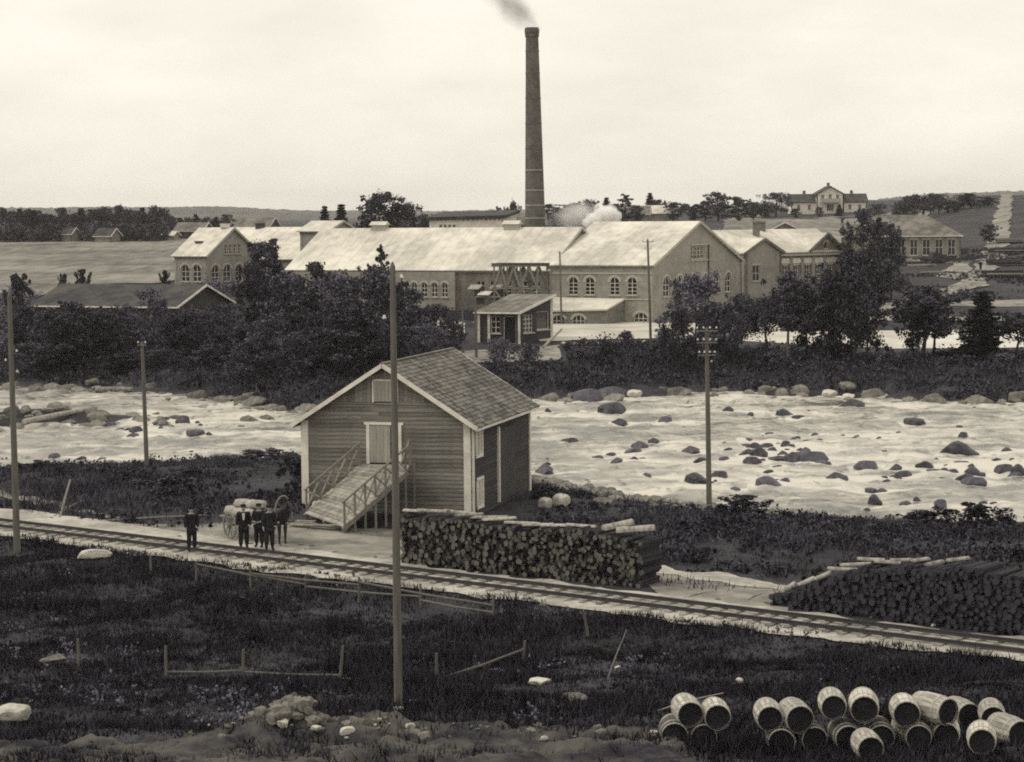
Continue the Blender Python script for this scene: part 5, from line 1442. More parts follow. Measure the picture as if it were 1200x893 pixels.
while n_ < 200:
    px, py = (random.uniform(20, 1195) if n_ < 60 else random.uniform(630, 1195)), random.uniform(462, 606)
    if n_ % 3:
        c_ = random.choice(CL); px, py = c_[0] + random.gauss(0, 22), c_[1] + random.gauss(0, 5)
    p = river_at(px, py)
    if river_near(p.x) + 2 < p.y < river_far(p.x) - 1 and not (330 < px < 625):
        stone(WET, p + Vector((0, 0, .0)), (W := random.choice((.25, .3, .4, .5, .6, .8, 1.2))), 'small dark stone breaking the white surface of the rapids', 'stone', GS, 'river_stone', h=W * random.uniform(.5, 1.2)); n_ += 1; ROCKS.append((p.x, p.y, W))
GB = 'grey stones along the far shoreline'
for i in range(150):
    x = random.uniform(-50, 50); y = float(river_far(x)) + random.gauss(.8, 1.6)
    w = random.choice((.5, .6, .8, 1.0, 1.4, 1.9)) * random.uniform(.8, 1.2)
    stone(DRY, Vector((x, y, max(WZ, h1(x, y)) + .05)), w, 'rounded grey stone on the shoreline under the far bank shrubs', 'stone', GB, 'bank_stone')
for px, py, w, lab in ((743, 462, 16, 'pale boulder on the far shore left of the crossarm pole'), (971, 462, 16, 'pale boulder on the far shore under the biggest tree'), (994, 466, 14, 'pale boulder right of the other pale one on the far shore')):
    p = atz(px, py, -1.4); stone(PALE, p, wpx(w, p.y), lab)
GN = 'stones along the near shoreline'
for i in range(230):
    x = random.uniform(-34, 30); y = float(river_near(x)) - random.gauss(1.2, 1.4)
    if i > 80: x = random.uniform(.5, 14); y = float(river_near(x)) - abs(random.gauss(3, 4.5))
    stone(DRY, Vector((x, y, h1(x, y) + .03)), random.uniform(.3, 1.0), 'grey stone in the stony margin of the near bank', 'stone', GN, 'bank_stone')
GSp = 'stones of the rocky spit'
for i in range(70):
    x = random.gauss(-38, 7); y = 172 + .25 * (x + 38) + random.gauss(0, 3.2)
    stone(DRY, Vector((x, y, max(WZ - .1, h1(x, y)))), random.uniform(.5, 1.7), 'dark stone heaped on the rocky spit in the left channel', 'stone', GSp, 'spit_stone')
# foam trailing downstream of each stone
foam = np.zeros_like(UU)
for rx, ry, rw in ROCKS:
    dx = UU - rx; L_ = 2.2 * rw
    foam += np.where(dx > -.6 * rw, np.exp(-np.maximum(dx, 0) / L_) * np.exp(-((YY - ry) / (.5 * rw + .12 * np.maximum(dx, 0))) ** 2), 0) * min(1, rw)
fa = river.data.attributes.new('foam', 'FLOAT', 'POINT'); fa.data.foreach_set('value', np.clip(foam, 0, 1).ravel().astype(np.float32))
# row of pale stones on the far bank top
for i, px in enumerate((660, 675, 690, 703, 716, 728, 742, 756)):
    p = ground(px, 403 + random.uniform(-1, 1)); stone(PALE, p, random.uniform(.5, .9), 'pale stone in the row along the bank below the mill yard', 'stone', 'pale stones below the mill yard', 'kerb_stone')
for px, py, w, h_, lab in ((111, 657, 34, 14, 'flat white stone slab in the grass beside the railway fence'), (631, 803, 22, 12, 'pale stone lying in the dark grass of the slope'), (14, 846, 34, 30, 'pale round boulder at the lower left edge'), (62, 776, 24, 12, 'grey stone behind the first leaning fence post'), (466, 838, 10, 9, 'small pale stone on top of the earth bank'),
                           (656, 593, 18, 22, 'big white boulder behind the firewood stack near the storehouse'), (638, 597, 14, 18, 'grey boulder leaning beside the big white boulder'), (706, 590, 22, 10, 'rounded grey boulder on the bank behind the firewood'), (724, 788, 9, 8, 'small white stone above the barrels in the slope'), (866, 803, 8, 12, 'white chip of stone standing in the grass left of barrels'),
                           (370, 597, 8, 12, 'pale block beside the foot of the ramp'), (672, 820, 26, 6, 'flat stone sunk in the grass below the path'), (1000, 690, 10, 6, 'pale stone by the sloping end of the second stack')):
    p = ground(px, py); W = wpx(w, p.y)
    stone(PALE if 'white' in lab or 'pale' in lab else DRY, p + Vector((0, 0, wpx(h_, p.y) * .2)), W * 1.1, lab, h=wpx(h_, p.y) * .85)
for i in range(90):
    if i < 55: x, y = random.gauss(-5.0, 1.5), random.gauss(52.1, .35)
    else: x, y = random.gauss(-1.0, 3.0), random.gauss(51.8, .5)
    stone(PALE + DRY + DRY, Vector((x, y, h1(x, y) + .14)), random.choice((.08, .1, .13, .18, .25, .36)), 'rough stone lying on the bare earth bank', 'stone', 'stones on the earth bank', 'loose_stone')
for i in range(34):
    x, y = random.gauss(-5.35, .45), random.gauss(52.0, .22); zz = h1(x, y) + .12 + max(0, .34 - abs(x + 5.35) * .5) * random.random()
    stone(DRY, Vector((x, y, zz)), random.uniform(.16, .42), 'broken stone of the rubble heap on the earth bank', 'stone', 'stones of the rubble heap', 'rubble_stone', h=random.uniform(.15, .34))
for i in range(60):
    x = random.uniform(-24, 18); nn = random.choice((-2.0, -1.7, 2.4, 2.8, 3.4)) + random.gauss(0, .2); y = 81.6 + (nn - .599 * x) / .8008
    stone(PALE + DRY, Vector((x, y, h1(x, y) + .05)), random.uniform(.08, .22), 'loose stone beside the railway track', 'stone', 'loose stones beside the track', 'loose_stone')

# ------------------------------------------------------------------ poles
def pole(bx, by, zb, ztop, rad, label, lean=(0, 0), arms=(), side_ins=(), group='telegraph poles'):
    r = empty('telegraph_pole', (bx, by, zb - .3), label, 'pole', group)
    h = ztop - zb + .3
    mb = MB(); mb.tube([(0, 0, 0), (lean[0] * .4, lean[1] * .4, h * .45), (lean[0], lean[1], h)], [rad, rad * .86, rad * .62], 10)
    mb.tube([(lean[0], lean[1], h - .01), (lean[0], lean[1], h + .12)], [rad * .62, .02], 10)
    mb.build('shaft', M_polew, r, smooth=False)
    def ins(x, y, z, par):
        mb = MB(); mb.tube([(x, y, z - .1), (x, y, z)], .018, 5); mb.build('pin', M_iron, par)
        q = MB(); q.lathe([(.025, 0), (.055, .01), (.06, .04), (.04, .06), (.045, .08), (.025, .11)], 8, Matrix.Translation((x, y, z))); q.build('insulator', M_porc, par, smooth=True)
    for (dz, half, n) in arms:
        t = (h - dz) / h; cx, cy = lean[0] * t, lean[1] * t
        mb = MB(); mb.box((cx, cy - rad * .8, h - dz), (half * 2 + .12, .06, .06)); a = mb.build('crossarm', M_post, r)
        for k in range(n):
            x = cx - half + 2 * half * k / (n - 1)
            ins(x, cy - rad * .8, h - dz + .13, a)
    for (sx, dz) in side_ins:
        t = (h - dz) / h; cx, cy = lean[0] * t, lean[1] * t
        mb = MB(); mb.tube([(cx, cy, h - dz - .18), (cx + sx * .14, cy, h - dz - .2), (cx + sx * (.24), cy, h - dz - .12), (cx + sx * .24, cy, h - dz)], .02, 5); a = mb.build('bracket', M_iron, r)
        ins(cx + sx * .24, cy, h - dz + .02, a)
    return r
def pole_px(bx_px, by_px, zb, top_px, top_py, rad, label, **k):
    b_ = atz(bx_px, by_px, zb); t_ = aty(top_px, top_py, b_.y)
    return pole(b_.x, b_.y, zb, t_.z, rad, label, lean=(t_.x - b_.x, 0), **k)
_pb = ground(467, 832)
pole_px(467, 832, _pb.z, 460, 312, .125, 'tallest weathered wooden pole, rising from the foreground slope before the storehouse', side_ins=((1, .35), (-1, 1.45)))
pole_px(20, 642, 0, 11, 346, .155, 'thick wooden pole at the edge by the railway', side_ins=((1, 2.5), (1, 3.4), (-1, 2.9)))
pole_px(172, 545, -.9, 166.5, 402, .15, 'slender wooden pole on the near bank before the left channel', arms=((.12, .22, 2),))
pole_px(831, 588, -1.3, 828, 386, .16, 'wooden pole with three crossarms of insulators on the near bank', arms=((.08, .52, 4), (.72, .5, 4), (1.4, .42, 4)), side_ins=((1, 1.8),))
pole_px(763, 417, .4, 759, 281, .15, 'tall dark pole in front of the broad gable corner', arms=((.2, .5, 2), (.9, .3, 2)))
pole_px(658, 381, 1.2, 656, 295, .14, 'dark pole before the lean-to roof and arched windows', arms=((.15, .25, 2),))
pole_px(558.5, 424, -.1, 557, 350, .15, 'pale grey pole behind the storehouse ridge', side_ins=((1, 2.3), (-1, 2.4)))
pole_px(543, 420, 0, 542, 365, .14, 'short pale post left of the grey pole behind the ridge', group=None)
pole_px(226, 410, 0, 225, 357, .09, 'thin pale post in front of the barn gable', group=None)

# ------------------------------------------------------------------ firewood stacks
def log_mesh(seed, n=8):
    rnd = random.Random(seed); mb = MB()
    pr = [1 + rnd.uniform(-.13, .13) for _ in range(n)]
    vs = [(pr[k] * math.cos(6.2832 * k / n), y, pr[k] * math.sin(6.2832 * k / n)) for y in (-.5, .5) for k in range(n)]
    mb.mi = 0; mb.add(vs, [(k, n + k, n + (k + 1) % n, (k + 1) % n) for k in range(n)])
    mb.mi = 1; mb.add(vs, [tuple(range(n)), tuple(range(n, 2 * n))[::-1]])
    return mb
LOGS = [log_mesh(i) for i in range(7)]
LOGM = []
for L in LOGS:
    me = L.mesh('log'); me.materials.append(M_bark); me.materials.append(M_end); LOGM.append(me)
LOGD = []
for L in LOGS:
    me = L.mesh('log'); me.materials.append(M_bark); me.materials.append(M_endd); LOGD.append(me)
def wood_stack(name, label, P0, length, height_fn, depth, rz, LOGM=LOGM, endm=None):
    root = empty(name, P0, label, 'firewood stack', 'firewood stacks along the track', rz)
    spots = []
    z = .08; row = 0
    while z < 3.0:
        x = random.uniform(0, .1)
        while x < length:
            r = random.choice((.06, .07, .08, .09, .10, .115)) * random.uniform(.9, 1.1)
            if z + r < height_fn(x / length) + .16 * float(fbm(x * 1.3, rz * 9)) + random.uniform(-.07, .07):
                spots.append((x + r, random.gauss(0, .10), z + random.uniform(-.025, .025), r, depth * random.uniform(.93, 1.05), random.random()))
            x += 2 * r * .97
        z += .135; row += 1
    spots.sort(key=lambda q: -q[3] * (.8 + .4 * q[5]))
    for x, y, zz, r, L, w in spots[:290]:
        inst('log', LOGM[int(w * 7) % 7], root, Matrix.Translation((x, y + depth / 2 - .03, zz)) @ Matrix.Rotation(random.uniform(-.04, .04), 4, 'Z') @ Matrix.Rotation(w * 6.28, 4, 'Y') @ Matrix.Diagonal((r, L, r, 1)))
    mb = MB()
    for x, y, zz, r, L, w in spots[290:]:
        src = LOGS[int(w * 7) % 7]; M_ = Matrix.Translation((x, y + depth / 2, zz)) @ Matrix.Rotation(w * 6.28, 4, 'Y') @ Matrix.Diagonal((r, L, r, 1))
        base = len(mb.v); mb.v += [tuple(M_ @ Vector(q)) for q in src.v]; mb.f += [tuple(base + i for i in f) for f in src.f]; mb.m += src.m
    o_ = mb.build('logs', [M_bark, endm or M_end], root, recalc=False); o_['kind'] = 'stuff'
    return root
ws0 = Vector((-4.75, 88.0)); ws1 = Vector((4.85, 81.7))
L1 = (ws1 - ws0).length
h_a = lambda t: 2.05 + .1 * math.sin(t * 9) if t < .82 else 2.05 - .12 * (t > .9)
st1 = wood_stack('firewood_stack', 'long firewood stack topped with pale slabs, between storehouse and track', Vector((ws0.x, ws0.y, 0)), L1, h_a, 1.5, math.atan2(ws1.y - ws0.y, ws1.x - ws0.x))
q0 = Vector(rl(9.4, 2.5)); q1 = Vector(rl(20.5, 2.3)); L2 = (q1 - q0).length
h_b = lambda t: min(2.1 + .16 * math.sin(t * 14) + .1 * math.sin(t * 37), .4 + t * 5.6)
st2 = wood_stack('firewood_stack', 'almost black firewood stack with a sloping left end beside the track', Vector((q0.x, q0.y, 0)), L2, h_b, 1.6, math.atan2(q1.y - q0.y, q1.x - q0.x), LOGD, M_endd)
def slab_piece(P, rz, L, w, t, label, group, tilt=0.0):
    mb = MB(); n = 6
    pts = [(-L / 2, w / 2 * math.cos(math.pi * k / n), t * math.sin(math.pi * k / n)) for k in range(n + 1)]
    mb.prism(pts, (L, 0, 0))
    return tag(mb.build('bark_slab', M_slab, None, Matrix.Translation(P) @ Matrix.Rotation(rz, 4, 'Z') @ Matrix.Rotation(tilt, 4, 'Y')), label, 'wood slab', group)
def along(stk, t, d, z): 
    c = Matrix.Translation(stk.location) @ Matrix.Rotation(stk.rotation_euler.z, 4, 'Z')
    return c @ Vector((t, d, z))
a1 = st1.rotation_euler.z; a2 = st2.rotation_euler.z
for t, d, dz, rr, L, w in ((.4, .7, .05, .1, 1.2, .3), (1.4, .5, .09, -.05, 1.6, .34), (2.5, .9, .05, .15, 1.5, .3), (3.2, .5, .08, 1.2, 1.3, .3), (4.0, .8, .06, .3, 1.6, .35), (4.6, .6, .1, .9, 1.4, .3), (5.6, .8, .03, .2, 1.5, .28), (6.4, .7, .03, .8, 1.3, .28), (7.3, .7, .03, .2, 1.3, .3), (8.4, .8, 0, .1, 1.3, .26)):
    slab_piece(along(st1, t, d, h_a(t / L1) + dz), a1 + rr, L, w, .09, 'pale slab of split wood lying on top of the long firewood stack', 'slabs on the long firewood stack', random.uniform(-.06, .06))
slab_piece(along(st1, 10.2, .6, 2.22), a1 + .9, 1.25, .42, .2, 'thick white split log on the end of the long stack, left of its pair', 'split logs on the stack end', -.15)
slab_piece(along(st1, 11.0, .6, 2.12), a1 + .45, 1.5, .42, .2, 'thick white split log on the end of the long stack, right of its pair', 'split logs on the stack end', -.08)
for t, d, rr, L, w in ((.5, .5, .7, 1.2, .3), (1.1, .8, .5, 1.1, .3), (1.9, .6, .4, 1.0, .3), (2.6, .8, .6, 1.3, .34), (3.2, .7, .8, 1.3, .34), (3.8, .7, .7, 1.2, .34), (4.4, .8, .75, 1.2, .32), (5.0, .7, .7, 1.3, .3), (5.7, .8, .8, 1.2, .32), (6.3, .7, .7, 1.2, .32), (7.2, .7, .6, 1.0, .28)):
    slab_piece(along(st2, t, d, h_b(t / L2) + .04), a2 + rr + random.uniform(-.5, .8), L * random.uniform(.6, .95), w * .8, .1, 'pale slab of split wood lying across the stack with sloping end', 'slabs on the sloping-ended stack', -.35 if t < 2 else random.uniform(-.05, .05))
# sticks on the path between the stacks
for i, (px, py, L, rz_, lab) in enumerate(((815, 700, 1.6, .9, 'thin pale stick lying on the path between the stacks'), (884, 702, 1.5, 1.1, 'short pale stick leaning beside the sloping stack end'), (690, 470, 0, 0, ''))):
    if not L: continue
    p = ground(px, py); mb = MB(); mb.tube([(-L / 2, 0, .05), (0, .02, .07), (L / 2, 0, .05)], .03, 6)
    tag(mb.build('stick', M_slab, None, Matrix.Translation(p) @ Matrix.Rotation(rz_, 4, 'Z')), lab, 'stick')

# ------------------------------------------------------------------ fences
def fence(name, label, pts, posts, h, rails, m=M_post):
    root = empty(name, pts[0], label, 'fence'); o = Vector(pts[0])
    pp = []
    for px, py, hh, ln in posts:
        p = ground(px, py); top = p + Vector((ln, 0, hh))
        mb = MB(); mb.tube([p - o - Vector((0, 0, .2)), top - o], [.055, .045], 7); mb.build('post', m, root)
        pp.append((p, top))
    for (i, j, f0, f1) in rails:
        a, b_ = pp[i], pp[j]
        mb = MB(); mb.tube([a[0].lerp(a[1], f0) - o, (a[0].lerp(a[1], f0) + b_[0].lerp(b_[1], f1)) / 2 - o + Vector((0, 0, -.04)), b_[0].lerp(b_[1], f1) - o], [.04, .045, .035], 6); mb.build('rail', m, root)
    return root
P1 = [(177, 676, .85, 0), (230, 684, .8, .02), (294, 692, 1.0, 0), (358, 698, .8, .03), (421, 707, 1.0, 0), (493, 716, .9, 0), (578, 726, .85, .02), (690, 748, .8, -.15)]
fence('pole_fence', 'broken pole fence with thin posts along the near side of the railway', [ground(177, 676)], P1, 1, [(1, 3, .9, .5), (2, 4, .6, .7), (3, 5, .4, .45), (4, 6, .8, .55), (5, 6, .3, .25)], M_polew)
P2 = [(92, 782, .9, 0), (195, 798, 1.1, 0), (285, 792, .85, .02), (398, 798, 1.1, .12), (512, 800, .9, 0), (612, 776, .7, .1)]
fence('pole_fence', 'lower pole fence with leaning post crossing the dark slope', [ground(92, 782)], P2, 1, [(1, 2, .25, .2), (2, 3, .15, .15), (3, 4, .05, .05), (4, 5, .1, .6)], M_polew)
for px, py, L, rz_, el, lab in ((712, 800, 1.6, 0, 1.2, 'thin dead stem standing in the grass above the white stone'), (770, 835, 2.2, -.6, .35, 'thin wire-like stick slanting towards the barrels')):
    p = ground(px, py); mb = MB(); mb.tube([(0, 0, 0), (L * .5 * math.cos(el), 0, L * .5 * math.sin(el) + .05), (L * math.cos(el), 0, L * math.sin(el))], [.025, .02, .012], 5)
    tag(mb.build('dead_stem', M_deck, None, Matrix.Translation(p) @ Matrix.Rotation(rz_, 4, 'Z')), lab, 'stick')
# log boom and driftwood on the left
def log(a, b_, r, label, m=M_slab, name='driftwood_log'):
    mb = MB(); a, b_ = Vector(a), Vector(b_); mb.tube([a, a.lerp(b_, .5) + Vector((0, 0, .03)), b_], [r, r * .95, r * .75], 8)
    return tag(mb.build(name, m), label, 'log')
log(atz(28, 494, -1.35), atz(112, 478, -1.1), .22, 'long pale log lying on the rocky spit')
log(atz(113, 456, -1.6), atz(156, 456, -1.5), .22, 'pale floating log against the far bank at left')
log(ground(70, 608), ground(76, 576) + Vector((.3, 0, .6)), .07, 'broken grey stake leaning in the grass at left', M_post)
log(ground(64, 606), ground(96, 588), .08, 'fallen grey pole lying across the broken stake', M_post)
log(ground(118, 612) , ground(250, 606), .06, 'thin pale pole lying along the verge behind the lone man', M_post)
a_ = gx(637, 216); b__ = gx(659, 221)
log(a_ + Vector((0, 0, .3)), b__ + Vector((0, 0, 1.6)), .14, 'pale beam leaning beside the hut on the far bank')

# timber piles and wagon box on the right slope
def pile(px, py, L, n, rz_, label, m=M_slab, hgt=.12, group='timber piles by the road'):
    p = ground(px, py); root = empty('timber_pile', p, label, 'timber pile', group, rz_)
    for k in range(n):
        mb = MB(); mb.box((random.uniform(-.3, .3), (k % 4) * .5 - .75 + random.uniform(-.1, .1), hgt * .5 + (k // 4) * hgt * 1.05), (L * random.uniform(.8, 1.05), .42, hgt), Matrix.Rotation(random.uniform(-.12, .12), 4, 'Z')); mb.build('board', m, root)
pile(1078, 312, 5, 8, .1, 'low pile of white boards left of the dark wagon box')
pile(1100, 320, 6, 8, .25, 'scattered white boards in front of the dark wagon box')
pile(1124, 308, 4, 6, -.2, 'small pile of boards beside the storehouse corner')
def brush(px, py, L, n, label):
    p = ground(px, py); root = empty('log_pile', p, label, 'log pile', 'log piles beside the road', random.uniform(-.1, .15))
    for k in range(n):
        mb = MB(); r = random.uniform(.12, .22)
        y, z = random.uniform(-1.2, 1.2), .15 + random.random() * 1.1
        mb.tube([(-L / 2 + random.uniform(-.6, .6), y, z * (1 - abs(y) / 2)), (L / 2 + random.uniform(-.6, .6), y + random.uniform(-.3, .3), z * (1 - abs(y) / 2))], [r, r * .8], 6); mb.build('log', M_post if k % 3 == 0 else M_bark, root)
brush(1174, 326, 6, 18, 'pile of peeled logs nearest the canal, right of the road')
brush(1178, 312, 6, 18, 'middle pile of dark logs right of the road')
brush(1180, 298, 6, 18, 'upper pile of dark logs right of the road')
brush(1184, 286, 5, 14, 'farthest pile of logs right of the road')
wp = ground(1097, 309)
wg = empty('wagon_box', wp, 'dark tilted plank wagon box among white boards by the storehouse', 'wagon', None, .3)
Mt = Matrix.Rotation(.22, 4, 'Y')
mb = MB(); mb.box((0, 0, .5), (2.6, 1.5, .12), Mt); mb.build('bed', M_plankd, wg)
for sy in (-.75, .75):
    for k in range(3):
        mb = MB(); mb.box((0, sy, .75 + k * .38), (2.6, .06, .35), Mt); mb.build('side_plank', M_plankd, wg)
for sx in (-1.3, 1.3):
    mb = MB(); mb.box((sx, 0, 1.1), (.06, 1.5, 1.1), Mt); mb.build('end_board', M_plankd, wg)
cp_ = ground(1116, 306)
cr_ = empty('crate', cp_, 'small dark crate right of the tilted wagon box', 'crate', None, -.2)
mb = MB(); mb.box((0, 0, .5), (1.5, 1.1, .9)); mb.build('body', M_plankd, cr_)
for z in (.15, .5, .85):
    mb = MB(); mb.box((0, -.57, z), (1.56, .05, .26)); mb.build('slat', M_plankd, cr_)

# ------------------------------------------------------------------ barrels
def make_barrel(label, group):
    r = empty('barrel', (0, 0, 0), label, 'barrel', group)
    MY_ = Matrix.Rotation(-math.pi / 2, 4, 'X')
    L, R0, R1 = 1.0, .305, .355
    mb = MB(); ns = 18
    for k in range(ns):                                  # staves with open joints
        t0, t1 = 2 * math.pi * (k + .035) / ns, 2 * math.pi * (k + .965) / ns
        V, Fc = [], []
        for i in range(7):
            y = -L / 2 + L * i / 6; rr = R0 + (R1 - R0) * (1 - (2 * y / L) ** 2)
            for rad in (rr, rr - .03):
                for t in (t0, t1): V.append((rad * math.cos(t), y, rad * math.sin(t)))
        for i in range(6):
            b_ = i * 4
            Fc += [(b_, b_ + 1, b_ + 5, b_ + 4), (b_ + 2, b_ + 6, b_ + 7, b_ + 3), (b_, b_ + 4, b_ + 6, b_ + 2), (b_ + 1, b_ + 3, b_ + 7, b_ + 5)]
        mb.mi = 0; mb.add(V, Fc); mb.mi = 1; mb.add(V, [(0, 2, 3, 1), (24, 25, 27, 26)])  # stave ends coloured near black to carry the shade of the barrel fronts
    o_ = mb.build('staves', [M_stave, M_head], r)
    for y in (-.46, -.27, .27, .46):
        rr = R0 + (R1 - R0) * (1 - (2 * y) ** 2) + .008
        mb = MB(); mb.lathe([(rr - .02, -.025), (rr, -.025), (rr, .025), (rr - .02, .025), (rr - .02, -.025)], 20, Matrix.Translation((0, y, 0)) @ MY_, cap=False); mb.build('hoop', M_hoop, r)
    for y in (-.44, .44):
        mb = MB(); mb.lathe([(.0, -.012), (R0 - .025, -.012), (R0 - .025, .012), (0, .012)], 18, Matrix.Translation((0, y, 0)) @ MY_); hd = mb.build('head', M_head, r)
        for x in (-.15, 0, .15):
            mb = MB(); mb.box((x, y - .016 if y < 0 else y + .016, 0), (.012, .01, .5)); mb.build('joint', M_iron, hd)
    return r
BY_ = 50.2
zg = lambda x: h1(x, BY_)
UPR = [(805, 832, 'white-topped barrel at the left end of the upper row'), (838.5, 836, 'white-topped barrel second in the upper row, before the gap'), (900, 837, 'barrel just right of the gap in the upper row'), (932, 838, 'barrel second right of the gap in the upper row'), (975, 824, 'highest barrel near the middle of the upper row'), (1012, 826, 'barrel right of the highest one in the upper row'), (1060, 832, 'shadowed barrel second from the upper row right end'), (1094, 830, 'turned barrel at the right end of the upper row')]
first = make_barrel('x', 'barrels piled on the slope')
used = False
def place_barrel(p, rz_, label, roll=0.0):
    global used
    o_ = copy_tree(first) if used else first
    used = True
    o_.scale = (random.uniform(.93, 1.06),) * 3; o_.location = p; o_.rotation_euler = (random.uniform(-.04, .04), roll, rz_)
    o_['label'] = label
    return o_
LOWR = ['leftmost', 'second from the left', 'third from the left', 'fourth from the left', 'fifth from the left', 'sixth from the left', 'seventh from the left', 'eighth from the left', 'ninth from the left', 'tenth from the left', 'eleventh from the left']
LOWB = []
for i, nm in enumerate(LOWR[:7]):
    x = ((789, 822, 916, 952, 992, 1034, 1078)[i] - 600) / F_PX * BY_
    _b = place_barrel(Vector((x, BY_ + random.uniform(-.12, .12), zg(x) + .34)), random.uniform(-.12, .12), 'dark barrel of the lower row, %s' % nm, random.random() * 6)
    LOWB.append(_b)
for px, py, lab in UPR:
    p = aty(px, py, BY_ + .05); place_barrel(p, random.uniform(-.12, .12) if 'turned' not in lab else .55, lab, random.random() * 6)
for px, py, Y_, rz_, lab in ((1066, 860, 48.9, .1, 'pale barrel in front of the pile, its end facing out'), (1016, 876, 48.6, 0, 'shadowed barrel low in front of the pile'), (1108, 858, 0, -.15, 'barrel in front of the turned one at the right'), (1150, 868, 48.9, -.2, 'pale barrel in front at the right corner'), (1182, 858, 49.3, .3, 'barrel cut by the right edge of the view'), (1126, 836, 0, .2, 'weathered barrel behind the right corner of the pile'), (1162, 842, 0, -.1, 'weathered barrel at the back near the right edge')):
    p = ground(px, py + 15); p.z += .33; place_barrel(p, rz_, lab, 1.0)

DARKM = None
for _b in LOWB:                                   # shade on the lower row, put into a darker stave colour
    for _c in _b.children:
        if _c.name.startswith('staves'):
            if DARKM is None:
                DARKM = _c.data.copy(); DARKM.materials[0] = M_stave_shade
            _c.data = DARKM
# ------------------------------------------------------------------ people
def human(name, loc, rz, label, arms='down', hat=True, jacket=M_cloth, trous=M_cloth, shirt=False, scale=1.0, group=None):
    r = empty(name, loc, label, 'person', group, rz); r.scale = (scale,) * 3
    hx = .10
    V = [(0, 0, .95), (0, 0, 1.12), (0, .01, 1.32), (0, .0, 1.46), (0, -.01, 1.53), (0, -.02, 1.62), (0, -.02, 1.72)]
    E = [(0, 1), (1, 2), (2, 3), (3, 4), (4, 5), (5, 6)]
    Rr = [(.15, .11), (.135, .10), (.165, .11), (.10, .08), (.055, .055), (.082, .095), (.07, .08)]
    hands = []
    for s in (-1, 1):
        b_ = len(V)
        if arms == 'down': pts = [(s * .19, 0, 1.42), (s * .245, .02, 1.16), (s * .255, -.05, .92), (s * .25, -.07, .85)]
        elif arms == 'hips': pts = [(s * .19, 0, 1.42), (s * .33, .04, 1.2), (s * .20, -.10, 1.03), (s * .16, -.13, 1.0)]
        else: pts = [(s * .19, 0, 1.42), (s * .25, .0, 1.17), (s * .14, -.20, 1.06), (s * .07, -.23, 1.05)]
        V += pts; Rr += [.065, .05, .035, (.04, .022)]
        E += [(3, b_), (b_, b_ + 1), (b_ + 1, b_ + 2), (b_ + 2, b_ + 3)]
        hands.append((b_ + 2, b_ + 3))
        w, h_ = Vector(pts[2]), Vector(pts[3]); d = (h_ - w).normalized(); sd = Vector((0, 1, 0)) if arms == 'down' else Vector((0, 0, 1)); cr = d.cross(sd)
        for k in range(4):                              # four fingers, unequal and bent
            f = len(V); off = sd * (-.027 + .018 * k); ln = (.07, .08, .075, .06)[k]
            V += [tuple(h_ + off + d * .02), tuple(h_ + off + d * (.02 + ln * .55)), tuple(h_ + off + d * (.02 + ln * .85) + cr * (.03 * -s))]
            Rr += [.0095, .0085, .007]; E += [(b_ + 3, f), (f, f + 1), (f + 1, f + 2)]
        f = len(V); V += [tuple(w.lerp(h_, .6) - sd * .045 + d * .02), tuple(w.lerp(h_, .6) - sd * .06 + d * .06)]; Rr += [.011, .009]; E += [(b_ + 3, f), (f, f + 1)]
        b_ = len(V)
        V += [(s * hx, 0, .88), (s * (hx + .015), -.02, .48), (s * (hx + .02), .02, .09), (s * (hx + .035), -.14, .035)]
        Rr += [.095, .06, .043, (.04, .03)]; E += [(0, b_), (b_, b_ + 1), (b_ + 1, b_ + 2), (b_ + 2, b_ + 3)]
    me = skin('body', V, E, Rr, 0, 1)
    body = link('body', me, r, M_skin)
    # clothing, each a surface following the body
    jv = [V[0], V[1], V[2], V[3], (0, -.005, 1.49)]; je = [(0, 1), (1, 2), (2, 3), (3, 4)]; jr = [(.21, .16), (.19, .15), (.215, .15), (.14, .115), (.08, .08)]
    jv[0] = (0, 0, .84)
    for s in (0, 1):
        b0 = hands[s][0] - 2; k = len(jv)
        jv += [V[b0], V[b0 + 1], tuple(Vector(V[b0 + 1]).lerp(Vector(V[b0 + 2]), .92))]; jr += [.10, .082, .062]; je += [(3, k), (k, k + 1), (k + 1, k + 2)]
    link('jacket', skin('jacket', jv, je, jr, 1, 1), r, jacket)
    tv = [(0, 0, .93)]; te = []; tr2 = [(.165, .125)]
    for s in (-1, 1):
        k = len(tv); tv += [(s * hx, 0, .84), (s * (hx + .015), -.02, .48), (s * (hx + .02), .015, .12)]; tr2 += [.13, .10, .085]; te += [(0, k), (k, k + 1), (k + 1, k + 2)]
    link('trousers', skin('trousers', tv, te, tr2, 0, 1), r, trous)
    for s in (-1, 1):
        link('boot', skin('boot', [(s * (hx + .02), .02, .2), (s * (hx + .02), .02, .06), (s * (hx + .035), -.15, .05)], [(0, 1), (1, 2)], [.055, .06, (.055, .045)], 1, 1), r, M_cloth)
    if shirt:
        mb = MB(); mb.prism([(-.055, -.135, 1.44), (.055, -.135, 1.44), (.025, -.15, 1.18), (-.025, -.15, 1.18)], (0, .05, 0)); mb.build('shirt_front', M_shirt, r)
    # face, ears, hair
    mb = MB(); mb.prism([(-.014, -.105, 1.655), (.014, -.105, 1.655), (.018, -.125, 1.62), (-.018, -.125, 1.62)], (0, .03, 0)); mb.build('nose', M_skin, body)
    for s in (-1, 1):
        mb = MB(); mb.lathe([(.0, -.008), (.013, 0), (.0, .008)], 8, Matrix.Translation((s * .032, -.105, 1.668))); mb.build('eye', M_cloth, body)
        mb = MB(); mb.box((s * .085, -.01, 1.65), (.018, .04, .06)); mb.build('ear', M_skin, body)
    mb = MB(); mb.box((0, -.108, 1.588), (.05, .012, .01)); mb.build('mouth', M_cloth2, body)
